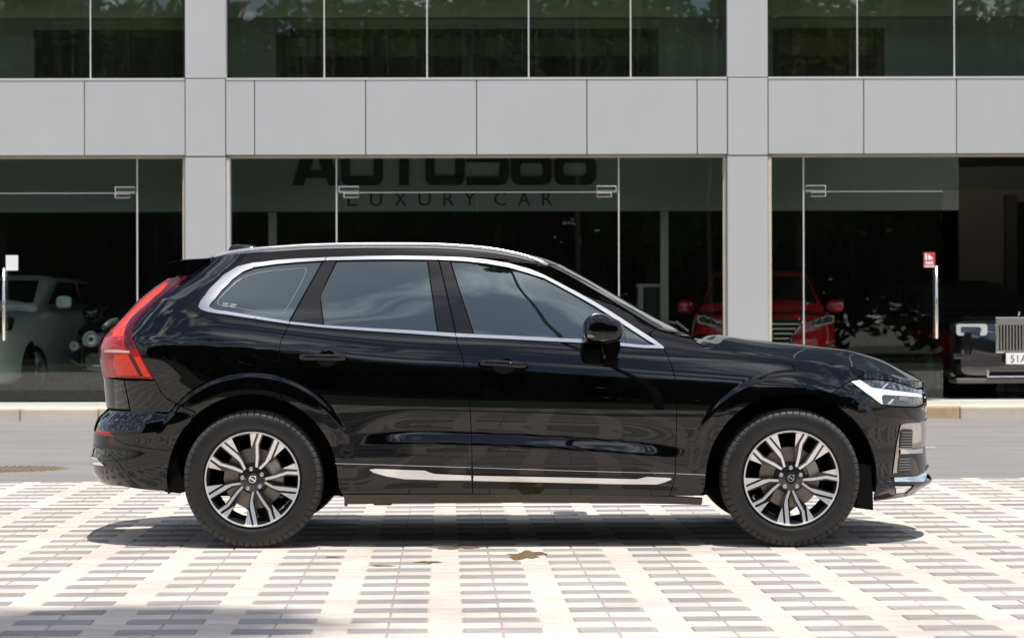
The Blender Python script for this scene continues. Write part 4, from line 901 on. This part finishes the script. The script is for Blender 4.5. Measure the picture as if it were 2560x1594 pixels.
# roof rails
rail = zA((1212, 230), (1290, 205), (1400, 181), (1700, 150), (2000, 131)) + zC((160, 128), (400, 119), (800, 111), (1200, 111), (1500, 117), (1800, 137), (2000, 162), (2200, 203), (2330, 242), (2429, 284)) + zD((618, 304))
rl = np.array([[loc(p[1], p[2], -.62)[0], 0, loc(p[1], p[2], -.62)[1]] for p in rail])
eds = curve3(roof_edge); yy = np.interp(rl[:, 0], eds[:, 0], eds[:, 1]); rl[:, 1] = yy + .006; R3 = resamp3(rl, 70)
o = tube('roof_rail', [tuple(p) for p in R3], [.0108] * 70, SATIN, CAR, 12, True, 1.3); mirror_obj(o)
o = tube('rail_foot', [tuple(p + np.array([0, -.002, -.0165])) for p in R3[1:-1]], [.0062] * 68, SATIN, CAR, 10, True, 1.5); mirror_obj(o)
# fin aerial, spoiler
fin = [loc(p[1], p[2], 0) for p in zA((1362, 182), (1370, 150), (1392, 124), (1425, 114), (1500, 114), (1600, 122), (1645, 142), (1660, 185))]
V = []; Fc = []; ys = [-.03, -.022, -.01, 0, .01, .022, .03]; cfx = np.mean([p[0] for p in fin]); zmin = min(p[1] for p in fin)
for y in ys:
    k = math.sqrt(max(0, 1 - (y / .031) ** 2)) ** .7
    for x, z in fin: V.append((cfx + (x - cfx) * (.75 + .25 * k), y, zmin - .02 + (z - zmin + .02) * (.35 + .65 * k)))
n = len(fin)
for i in range(len(ys) - 1):
    for j in range(n): Fc.append((i * n + j, i * n + (j + 1) % n, (i + 1) * n + (j + 1) % n, (i + 1) * n + j))
Fc += [tuple(range(n))[::-1], tuple((len(ys) - 1) * n + j for j in range(n))]; o = pmesh('aerial', V, Fc, GLOSSB, CAR, True); o.data.set_sharp_from_angle(angle=.7)
spo = [loc(p[1], p[2], -.6) for p in zA((790, 306), (800, 285), (820, 276), (970, 250), (1100, 240), (1202, 235), (1164, 285), (1090, 338), (1012, 388), (940, 390), (880, 384), (845, 350), (795, 322))]
V = []; Fc = []; ys = np.linspace(-.615, .615, 21); ce = np.mean(spo, 0)
for y in ys:
    k = 1 - .10 * sm((abs(y) - .57) / .045)
    for x, z in spo: V.append((ce[0] + (x - ce[0]) * k, y, ce[1] + (z - ce[1]) * k + .012 * (1 - (y / .615) ** 2)))
n = len(spo)
for i in range(20):
    for j in range(n): Fc.append((i * n + j, i * n + (j + 1) % n, (i + 1) * n + (j + 1) % n, (i + 1) * n + j))
Fc += [tuple(range(n))[::-1], tuple(20 * n + j for j in range(n))]; o = pmesh('spoiler', V, Fc, PAINT, CAR, True); o.data.set_sharp_from_angle(angle=.6)
# ---- door mirror
mo = [loc(p[1], p[2], -1.02) for p in zD((945, 900), (950, 835), (985, 782), (1035, 753), (1080, 745), (1140, 755), (1200, 775), (1290, 820), (1310, 850), (1318, 900), (1310, 950), (1297, 982), (1260, 1003), (1180, 1015), (1100, 1020), (1030, 1012), (980, 996), (955, 960))]
mo = smooth_loop(mo, 1); ce = mo.mean(0); V = []; Fc = []; secs = [(-.895, .45), (-.90, .72), (-.912, .88), (-.935, .97), (-.98, 1.0), (-1.04, 1.0), (-1.085, .965), (-1.11, .90), (-1.125, .78), (-1.133, .58), (-1.136, .25)]
for y, k in secs:
    for x, z in mo: V.append((ce[0] + (x - ce[0]) * k, y, ce[1] + (z - ce[1]) * k))
n = len(mo)
for i in range(len(secs) - 1):
    for j in range(n): Fc.append((i * n + j, (i + 1) * n + j, (i + 1) * n + (j + 1) % n, i * n + (j + 1) % n))
Fc += [tuple(range(n)), tuple((len(secs) - 1) * n + j for j in range(n))[::-1]]
mr_ = pmesh('door_mirror', V, Fc, PAINT, CAR, True); mr2 = mirror_obj(mr_)
i0 = [loc(p[1], p[2], -1.11) for p in zD((985, 942), (1150, 944), (1168, 956), (1160, 970), (985, 972))]; o = prism('indicator', i0, -1.131, -1.09, mat('clear_indicator', (.30, .27, .24), .1, .3, 1), mr_, .002); mirror_obj(o, mr2)
s0 = [loc(p[1], p[2], -.98) for p in zD((1118, 1000), (1288, 1000), (1292, 1060), (1284, 1165), (1240, 1182), (1140, 1168), (1126, 1100))]; o = prism('mirror_stem', s0, -1.0, -.88, GLOSSB, mr_, .012); mirror_obj(o, mr2)
# ---- wheel wells, underbody
for xw in XW:
    V = []; Fc = []; n = 40
    for i in range(n + 1):
        a = math.radians(-10 + 200 * i / n); V += [(xw + .458 * math.cos(a), -.905, ZW + .458 * math.sin(a)), (xw + .458 * math.cos(a), -.55, ZW + .458 * math.sin(a))]
    for i in range(n): Fc.append((2 * i, 2 * i + 1, 2 * i + 3, 2 * i + 2))
    Fc.append(tuple(2 * i + 1 for i in range(n + 1))); o = pmesh('wheel_arch_liner', V, Fc, DARK, CAR, True); mirror_obj(o)
box('underbody', -1.85, 1.9, -.55, .55, .25, .50, VOID, CAR, .04); box('underbody', -.94, .94, -.835, .835, .27, .5, VOID, CAR, .03)
box('underbody', -2.12, -1.80, -.62, .62, .38, .55, VOID, CAR); box('cabin_filler', -1.75, .75, -.72, .72, .5, 1.02, VOID, CAR); box('engine_bay_filler', .75, 1.95, -.53, .53, .45, .80, VOID, CAR); box('cabin_roof_filler', -1.55, .15, -.5, .5, 1.02, 1.45, VOID, CAR)  # matte black fillers added to keep sunlight from leaking through the body
mf = [loc(p[1], p[2], -.86) for p in zFp((1560, 1030), (1590, 640), (1712, 640), (1722, 1050))]; o = prism('mud_flap', mf, -.88, -.70, VOID, CAR, .006); mirror_obj(o)
mf = [loc(p[1], p[2], -.80) for p in zB((690, 700), (760, 690), (860, 960), (800, 978), (680, 968))]; o = prism('mud_flap', mf, -.86, -.70, VOID, CAR, .006); mirror_obj(o)
box('exhaust_hanger', -.80, -.70, -.75, -.65, .215, .27, DARK, CAR, .008)
# ---- wheels
def make_wheel(rot):
    w = empty('wheel', (0, 0, 0), 0, CAR)
    prof_ = [(-.100, .250), (-.1085, .258), (-.1165, .270), (-.1205, .288), (-.122, .306), (-.1205, .322), (-.117, .337), (-.1125, .347), (-.105, .357), (-.094, .3645), (-.080, .3682), (-.045, .3700), (0, .3705), (.045, .37), (.08, .3682), (.105, .357), (.1205, .322), (.1205, .288), (.1085, .258), (.1, .25)]
    seg = 9 * 62; V = []; Fc = []; n = len(prof_)
    for k in range(seg):
        a = 2 * math.pi * k / seg; gv = (k % 9 == 0)
        for i, (y, r) in enumerate(prof_):
            yy_ = y; rr = r
            if gv and 7 <= i <= 10: rr -= .005; yy_ += .004
            V.append((rr * math.cos(a + .02 * (y < -.09)), yy_, rr * math.sin(a + .02 * (y < -.09))))
    for k in range(seg):
        for i in range(n - 1): Fc.append((k * n + i, ((k + 1) % seg) * n + i, ((k + 1) % seg) * n + i + 1, k * n + i + 1))
    ty = pmesh('tyre', V, Fc, RUBBER, w, True); ty.data.materials.append(TREAD); ty.data.polygons.foreach_set('material_index', [1 if 7 <= (q_ % (n - 1)) <= 14 else 0 for q_ in range(len(Fc))]); ty.data.set_sharp_from_angle(angle=.6)
    for r0, h in ((.2665, .0008), (.3315, .0008)):
        yb = float(np.interp(r0, [p[1] for p in prof_[:11]], [p[0] for p in prof_[:11]])); lathe('sidewall_ridge', [(yb + .001, r0 - .0014), (yb - .0012, r0), (yb + .001, r0 + .0014)], RUBBER2, w, 96)
    def sidetext(body, ang, size, r0):
        me = text_mesh(body, size, 0, 1.1); co = np.array([v.co[:] for v in me.vertices]); xm = (co[:, 0].max() + co[:, 0].min()) / 2
        for v in me.vertices:
            a = ang - (v.co.x - xm) / r0; r = r0 + v.co.y; yb = float(np.interp(r, [p[1] for p in prof_[:11]], [p[0] for p in prof_[:11]])); v.co = (r * math.cos(a), yb - .0012, r * math.sin(a))
        return link('sidewall_lettering', me, RUBBER2, w)
    sidetext('235/55 R19 105V', math.radians(72) + rot, .021, .306)
    lathe('rim', [(-.1, .250), (-.113, .2535), (-.1175, .2515), (-.1165, .2445), (-.106, .2405), (-.098, .236), (-.07, .228), (.06, .214), (.10, .225), (.112, .252)], mat('rim_black', (.012, .012, .013), .16, 0, .8), w, 96)
    lathe('rim_edge', [(-.1145, .2540), (-.1192, .2525), (-.1192, .2455), (-.115, .2435)], MACH, w, 96)
    S = .000595
    arm = [(-7, 66), (-51, 187), (-62, 240), (-49, 412), (-17, 414), (-30, 192), (3, 98), (37, 192), (93, 298), (105, 403), (132, 395), (118, 295), (60, 182), (11, 67)]
    bl1 = [(-80, 258), (-130, 391), (-69, 408)]; bl2 = [(136, 250), (200, 352), (151, 386)]
    bk1 = [(-4, 58), (-60, 183), (-76, 242), (-137, 396), (-62, 416), (-4, 416), (-14, 190), (8, 112)]; bk2 = [(8, 58), (68, 176), (130, 236), (206, 350), (146, 398), (92, 408), (80, 302), (24, 190), (2, 112)]
    def yf_(r): return -.1165 + .034 * max(0, 1 - r / .25) ** .8
    V = []; Fc = []; MI = []
    def addp(poly, dy, depth, mi_face, mi_side):
        P = [(x * S, -y * S) for x, y in poly]; P = resample(np.array(P), .02); n0 = len(V); n = len(P)
        for x, z in P: V.append((x, yf_(math.hypot(x, z)) + dy, z))
        for x, z in P: V.append((x, yf_(math.hypot(x, z)) + dy + depth, z))
        from mathutils.geometry import tessellate_polygon
        for t in tessellate_polygon([[Vector((x, z, 0)) for x, z in P]]):
            a, b, c = t; q = (Vector(V[n0 + b]) - Vector(V[n0 + a])).cross(Vector(V[n0 + c]) - Vector(V[n0 + a]))
            Fc.append((n0 + a, n0 + b, n0 + c) if q.y < 0 else (n0 + a, n0 + c, n0 + b)); MI.append(mi_face)
        for i in range(n): j = (i + 1) % n; Fc.append((n0 + i, n0 + j, n0 + n + j, n0 + n + i)); MI.append(mi_side)
    addp(arm, 0, .004, 0, 0); addp(bl1, .001, .004, 0, 0); addp(bl2, .001, .004, 0, 0); addp(bk1, .0038, .034, 1, 1); addp(bk2, .0038, .034, 1, 1)
    sp = pmesh('spoke', V, Fc, MACH, w); sp.data.materials.append(MATS['rim_black']); sp.data.polygons.foreach_set('material_index', MI)
    for k in range(5):
        o = sp if k == 0 else sp.copy()
        if k: C.objects.link(o)
        o.rotation_euler = (0, rot_sign * (rot + 2 * math.pi * k / 5), 0)
    nutv = lathe('wheel_bolt', [(0, .0001), (0, .007), (.003, .0115), (.014, .0125)], STEEL, w, 6)
    for k in range(5):
        o = nutv if k == 0 else nutv.copy()
        if k: C.objects.link(o)
        a = -math.pi / 2 - rot + math.pi / 5 + 2 * math.pi * k / 5; o.location = (.0545 * math.cos(a), -.100, .0545 * math.sin(a))
    lathe('hub', [(-.096, .0001), (-.096, .034), (-.092, .066), (-.06, .072), (.0, .072)], MATS['rim_black'], w, 40)
    lathe('centre_cap', [(-.1, .0001), (-.1, .029), (-.0975, .0315), (-.094, .0315)], GLOSSB, w, 32); lathe('emblem_ring', [(-.1, .0152), (-.1025, .016), (-.1025, .0195), (-.1, .0205)], CHROME, w, 32)
    o = box('emblem_bar', -.016, .016, -.1022, -.0995, -.0042, .0042, CHROME, w); o.rotation_euler = (0, .6, 0)
    o = box('emblem_arrow', .0145, .0245, -.1022, -.0995, -.0042, .0042, CHROME, w); o.rotation_euler = (0, -.785, 0)
    lathe('brake_disc', [(-.028, .085), (-.028, .162), (-.020, .164), (.0, .164), (.0, .085)], ROTOR, w, 64); lathe('disc_hat', [(-.055, .0001), (-.055, .078), (-.03, .084), (-.0, .084)], mat('cast_iron', (.09, .08, .07), .6, .6), w, 40)
    pts = []
    for a in range(-6, 47, 6): pts.append((.158 * math.cos(math.radians(a)), .158 * math.sin(math.radians(a))))
    for a in range(46, -7, -6): pts.append((.102 * math.cos(math.radians(a)), .102 * math.sin(math.radians(a))))
    prism('brake_caliper', pts, -.062, .02, mat('caliper_alloy', (.42, .40, .36), .4, .6), w, .004)
    return w
rot_sign = 1
for xw, rt in ((XW[0], math.radians(-9)), (XW[1], 0.0)):
    w = make_wheel(rt); w.location = (xw, -.808, ZW)
    c = w.copy(); C.objects.link(c); c.location = (xw, .808, ZW); c.rotation_euler = (0, 0, math.pi)
    for ch in list(w.children):
        d = ch.copy(); C.objects.link(d); d.parent = c
# ================================================================== CARS INSIDE THE SHOWROOM
def superloft(name, st, m, parent, n=6.0, seg=40, cap=True):
    """st: (y, half width, z0, z1)"""
    V = []; Fc = []
    for y, w, z0, z1 in st:
        for k in range(seg):
            a = 2 * math.pi * (k + .5) / seg; c, s = math.cos(a), math.sin(a)
            V.append((w * math.copysign(abs(c) ** (2 / n), c), y, (z0 + z1) / 2 + (z1 - z0) / 2 * math.copysign(abs(s) ** (2 / n), s)))
    for i in range(len(st) - 1):
        for k in range(seg): Fc.append((i * seg + k, i * seg + (k + 1) % seg, (i + 1) * seg + (k + 1) % seg, (i + 1) * seg + k))
    if cap: Fc += [tuple(range(seg))[::-1], tuple((len(st) - 1) * seg + k for k in range(seg))]
    o = pmesh(name, V, Fc, m, parent, True); o.data.set_sharp_from_angle(angle=.9); return o
TINT = mat('car_glass_dark', (.012, .014, .015), .02, 0, 1.0)
RIMS = mat('silver_rim', (.55, .55, .56), .25, .9)
def bgcar(name, label, loc_, yaw, w, L, hf, cowl, yc, yh, rz, yr, m, group=None, belt=None, steer=0.0, tr=.34, lowz=.2, taper=.74):
    o = empty(name, (loc_[0], loc_[1], ZFL), yaw); tag(o, label, 'car', group); belt = belt or cowl
    st = [(0, w * .70, lowz + .18, hf - .10), (.05, w * .82, lowz + .08, hf - .045), (.16, w * .91, lowz + .03, hf - .012), (.40, w * .97, lowz, hf + .02), (.9, w, lowz, hf + (cowl - hf) * .55), (yc, w, lowz, cowl), (yc + .6, w, lowz, belt), (L - .9, w, lowz, belt + .02), (L - .3, w * .97, lowz, belt + .02), (L - .08, w * .90, lowz + .08, belt - .02), (L, w * .75, lowz + .2, belt - .12)]
    superloft('body', st, m, o)
    gh = [(yc - .04, w * .86, cowl - .12, cowl + .03), (yc + (yh - yc) * .5, w * (.86 + taper) / 2, cowl - .2, (cowl + rz) / 2 + .02), (yh, w * taper, cowl - .2, rz - .02), (yh + .35, w * (taper + .01), cowl - .2, rz), (yr - .4, w * taper, cowl - .2, rz - .02), (yr, w * taper * .97, cowl - .2, rz - .09), (min(L - .1, yr + .45), w * .80, cowl - .25, belt + .03)]
    superloft('cabin', gh, m, o, 5.0)
    # glazing laid just over the cabin
    def quad(nm, pts, mm, par=o): return pmesh(nm, pts, [tuple(range(len(pts)))], mm, par)
    zt, wt = rz - .09, w * taper
    ym = lambda z: yc + (yh - yc) * ((z - cowl) / (rz - cowl))
    quad('windscreen', [(-w * .78, ym(cowl + .05) - .075, cowl + .05), (w * .78, ym(cowl + .05) - .075, cowl + .05), (wt * .88, ym(zt) - .075, zt), (-wt * .88, ym(zt) - .075, zt)], TINT)
    for sx in (-1, 1):
        def sp(y, z): t = (z - cowl) / (rz - cowl); return (sx * (w * .89 + (wt + .006 - w * .89) * t + .012), y, z)
        yb = (yc + yr) / 2 + .25
        for a, b, c, d in ((ym(belt + .05) + .25, yb - .05, yb - .05, yh + .12), (yb + .05, yr - .05, yr - .3, yb + .05)):
            q = [sp(a, belt + .06), sp(b, belt + .06), sp(c, zt - .02), sp(d, zt - .02)]; quad('side_window', q if sx > 0 else q[::-1], TINT)
        mx_ = superloft('mirror', [(0, .05, 0, .10), (.03, .11, -.02, .15), (.10, .11, -.02, .15), (.14, .07, .01, .12)], m, o, 3.0, 16); mx_.location = (sx * (w + .06), yc + .42, belt + .02)
        for yy_ in (.92, L - .98):
            wl = empty('wheel', (sx * (w - .10), yy_, tr), (steer if yy_ < 1.5 else 0), o)
            lathe('tyre', [(-.11, tr * .68), (-.115, tr * .85), (-.10, tr * .96), (-.05, tr), (.05, tr), (.10, tr * .96), (.115, tr * .85), (.11, tr * .68)], RUBBER, wl, 36).rotation_euler = (0, 0, math.pi / 2)
            hb = lathe('rim', [(.09, .001), (.092, tr * .2), (.03, tr * .3), (.03, tr * .6), (.112, tr * .66), (.112, tr * .70), (.0, tr * .69)], RIMS, wl, 36); hb.rotation_euler = (0, 0, -math.pi / 2 if sx > 0 else math.pi / 2); hb.scale = (1, 1, 1)
            for k in range(7):
                sp_ = box('spoke', .085, .108, -.022, .022, tr * .15, tr * .67, RIMS, wl); sp_.rotation_euler = (2 * math.pi * k / 7, 0, 0); sp_.scale = (sx, 1, 1)
            ar = lathe('wheel_arch', [(0, tr * 1.04), (0, tr * 1.16), (.012, tr * 1.16), (.012, tr * 1.04)], VOID, o, 36, closed=True); ar.rotation_euler = (0, 0, math.pi / 2); ar.location = (sx * (w - .004), yy_, tr)
            ww = lathe('wheel_well', [(.006, .001), (.006, tr * 1.08)], VOID, o, 36); ww.rotation_euler = (0, 0, math.pi / 2); ww.location = (sx * (w + .004), yy_, tr)
    return o
LAMP = mat('clear_headlamp', (.72, .74, .74), .12, .3, .8)
LAMPD = mat('headlamp_inner', (.10, .11, .12), .1, .5, .8)
def fy(o, x, w): return -.012 + .11 * (abs(x) / w) ** 3
# --- black saloon with upright chrome grille
BKC = mat('showroom_black_paint', (.008, .008, .009), .08, 0, 1.0)
p = at(2421 * K, 800, 29.5)
RC = bgcar('luxury_saloon', 'black saloon with upright chrome grille and white number plate in the open doorway', (p.x, 29.5), math.radians(6), .99, 5.3, 1.05, 1.16, 1.75, 2.75, 1.62, 4.3, BKC, belt=1.14, steer=-.25, tr=.37)
box('grille_surround', -.36, .36, -.06, .10, .60, 1.07, SATIN, RC, .012); box('grille_mesh', -.315, .315, -.066, -.05, .635, .965, VOID, RC)
for k in range(15): x = -.295 + k * .0421; box('grille_bar', x - .009, x + .009, -.080, -.0665, .637, .963, SATIN, RC)
for sx in (-1, 1):
    h = prism('headlamp', rrect(-.20, .20, -.075, .075, .035), 0, .14, LAMP, RC, .006); h.location = (sx * .655, .015, .905); h.rotation_euler = (0, 0, sx * .14)
    h2 = prism('headlamp_inner', rrect(-.145, .10, -.035, .038, .02), -.006, .02, LAMPD, h, .004)
    c_ = lathe_at('projector', [(-.014, .001), (-.012, .03), (0, .036)], (-.09 * sx, 0, 0), CLEAR, h, 20)
    box('bumper_recess', sx * .36, sx * .80, -.012 + .02, .2, .70, .80, VOID, RC, .01)
    box('side_intake', sx * .46, sx * .86, .05, .3, .31, .46, VOID, RC, .02)
box('bumper_bar', -.90, .90, .03, .3, .52, .60, BKC, RC, .03); box('lower_intake', -.42, .42, .012, .2, .30, .43, VOID, RC, .02)
o = box('intake_trim', -.44, .44, .0, .06, .285, .305, CHROME, RC, .006); box('intake_trim', -.46, -.435, .0, .06, .285, .43, CHROME, RC, .006); box('intake_trim', .435, .46, .0, .06, .285, .43, CHROME, RC, .006)
box('chin', -.86, .86, .02, .4, .205, .275, mat('brown_black', (.10, .085, .07), .5), RC, .02)  # chin coloured browner and lighter than the body
PLW = mat('number_plate_white', (.78, .78, .76), .4); pl_ = box('number_plate', -.235, .235, -.10, -.085, .455, .60, PLW, RC, .006)
me = text_mesh('51A', .135, .0, 1.05); me.transform(Matrix.Translation((-.185, -.102, .482)) @ Matrix.Rotation(math.pi / 2, 4, 'X')); link('plate_lettering', me, mat('plate_black', (.01, .01, .01), .5), pl_)
tube('bonnet_ornament', [(0, .12, 1.06), (0, .10, 1.10), (0, .06, 1.14)], [.014, .02, .008], CHROME, RC, 10); box('side_marker', -1.0, -.985, .72, .80, .80, .84, mat('marker_red', (.6, .02, .01), .3), RC)
# --- red SUV
REDP = mat('red_car_paint', (.60, .008, .016), .12, 0, 1.0); p = at(1915, 800, 29.45)
RD = bgcar('red_suv', 'red SUV with wide slatted chrome grille behind the showroom glass', (p.x - .02, 29.3), math.radians(-4), .96, 4.8, 1.12, 1.22, 1.25, 2.05, 1.73, 4.0, REDP, belt=1.14, tr=.37)
sp = [(-.48, 1.02), (.48, 1.02), (.30, .78), (.46, .42), (.40, .32), (-.40, .32), (-.46, .42), (-.30, .78)]
prism('grille', [(x * 1.0, z) for x, z in sp], -.03, .25, VOID, RD); prism('grille_frame', [(-.50, 1.045), (.50, 1.045), (.48, 1.02), (-.48, 1.02)], -.045, .05, CHROME, RD, .004)
for a, b in zip([(.50, 1.045), (.31, .78), (.48, .42)], [(.31, .78), (.48, .42), (.42, .31)]):
    for sx in (-1, 1): tube('grille_frame', [(sx * a[0], -.04, a[1]), (sx * b[0], -.04, b[1])], .016, CHROME, RD, 8)
for k in range(10):
    z = .985 - k * .062; hw = np.interp(z, [.32, .42, .78, 1.02], [.40, .46, .30, .48]) - .02; box('grille_slat', -hw, hw, -.05, -.031, z - .012, z + .012, SATIN, RD)
lathe_at('badge', [(-.01, .075), (-.02, .085), (-.02, .098), (-.01, .105)], (0, -.045, .84), CHROME, RD, 32); box('badge_bar', -.07, .05, -.065, -.05, .82, .845, CHROME, RD)
for sx in (-1, 1):
    h = prism('headlamp', [(sx * x, z) for x, z in ((.50, .92), (.54, 1.0), (.80, 1.10), (.88, 1.09), (.88, 1.0), (.66, .945))], .0, .25, LAMP, RD, .006); prism('headlamp_inner', [(sx * x, z) for x, z in ((.57, .99), (.80, 1.075), (.86, 1.07), (.86, 1.02), (.66, .975))], -.008, .05, LAMPD, h)
    for q in range(3): lathe_at('led_unit', [(-.02, .001), (-.018, .02), (-.008, .03)], (sx * (.62 + .09 * q), 0, 1.0 + .028 * q), CLEAR, h, 14)
    prism('fog_trim', [(sx * x, z) for x, z in ((.58, .62), (.88, .72), (.84, .66), (.68, .60), (.86, .44), (.88, .40), (.60, .58))], .02, .1, CHROME, RD, .004); prism('fog_recess', [(sx * x, z) for x, z in ((.68, .60), (.86, .70), (.87, .45))], .03, .09, VOID, RD)
# --- tall black vans
def van_front(o, w):
    for sx in (-1, 1):
        h = prism('headlamp', [(sx * x, z) for x, z in ((w * .60, .84), (w * .66, .98), (w * .90, 1.10), (w * .97, 1.08), (w * .93, .92), (w * .75, .84))], .02, .3, LAMPD, o, .01); prism('light_guide', [(sx * x, z) for x, z in ((w * .70, .98), (w * .86, 1.06), (w * .84, 1.0))], .008, .1, LAMP, h)
    box('grille', -.42, .42, -.02, .2, .70, .92, VOID, o, .02)
    for k in range(3): box('grille_bar', -.40, .40, -.032, -.021, .735 + k * .07, .755 + k * .07, SATIN, o)
    box('lower_intake', -.6, .6, -.0, .2, .34, .5, VOID, o, .02)
p = at(2251, 800, 36.0)
V1 = bgcar('black_van', 'tall black van parked deep inside the showroom beside the black saloon', (p.x + .62, 36.0), math.radians(15), .97, 5.0, 1.20, 1.32, .95, 1.75, 2.08, 4.75, BKC, belt=1.30, tr=.35, taper=.84); van_front(V1, .97)
p = at(1320 * K, 600, 34.0)
V2 = bgcar('black_van', 'tall black van with rounded roof behind the closed double glass doors', (p.x, 34.0), 0, .97, 5.0, 1.25, 1.36, .95, 1.75, 2.24, 4.75, BKC, belt=1.36, tr=.35, taper=.84); van_front(V2, .97)
# --- white SUV, half out of the picture
WHT = mat('white_car_paint', (.80, .84, .81), .2, 0, .6)
p = at(30, 900, 30.4)
WC = bgcar('white_suv', 'white SUV with dark wheels standing behind the glass door with the white sticker', (p.x - .72, 29.28), math.radians(-9), .97, 4.7, 1.10, 1.24, 1.4, 2.2, 1.70, 4.2, WHT, belt=1.22, steer=-.2, tr=.37); van_front(WC, .97)
# --- black saloon with round lamps
p = at(228, 850, 29.8)
BC = bgcar('black_coupe', 'black car with paired round headlamps behind the glass beside the grey column', (p.x + .62, 29.8), 0, .97, 4.9, 1.0, 1.08, 1.7, 2.7, 1.50, 4.2, BKC, belt=1.06, tr=.36)
for sx in (-1, 1):
    for xx, rr, zz in ((.62, .118, .80), (.845, .068, .715)):
        h = lathe_at('headlamp', [(-.05, .001), (-.045, rr * .5), (-.02, rr * .85), (.0, rr * .93)], (sx * xx, .02, zz), LAMP, BC, 28); lathe('lamp_ring', [(-.01, rr * .9), (-.02, rr * .96), (-.01, rr * 1.04), (.12, rr * 1.02)], CHROME, h, 28)
        lathe('projector', [(-.058, .001), (-.056, rr * .22), (-.045, rr * .3)], LAMPD, h, 16)
box('grille', -.36, .36, -.03, .2, .50, .88, VOID, BC, .03)
for k in range(11): box('grille_bar', -.33 + k * .064, -.318 + k * .064, -.045, -.031, .53, .85, CHROME, BC)
tube('bumper_trim', [(-.93, .16, .52), (-.80, .04, .47), (-.4, .0, .45), (.4, 0, .45), (.8, .04, .47), (.93, .16, .52)], .022, CHROME, BC, 10)
# --- white counter with monitor-like dark inset beside the interior post
CT = empty('counter', (at(1629, 730, 32.4).x, 32.4, ZFL)); tag(CT, 'white counter with dark recessed front next to the cream interior post', 'counter')
WPL = mat('white_laminate', (.55, .56, .52), .5); zz = at(1629, 709, 32.4).z - ZFL
box('side_panel', -.19, -.12, 0, .5, 0, zz - .05, WPL, CT); box('side_panel', .12, .19, 0, .5, 0, zz - .05, WPL, CT); box('top', -.21, .21, -.02, .52, zz - .05, zz, WPL, CT, .006); box('inset', -.12, .12, .08, .1, 0, zz - .051, IDARK, CT)
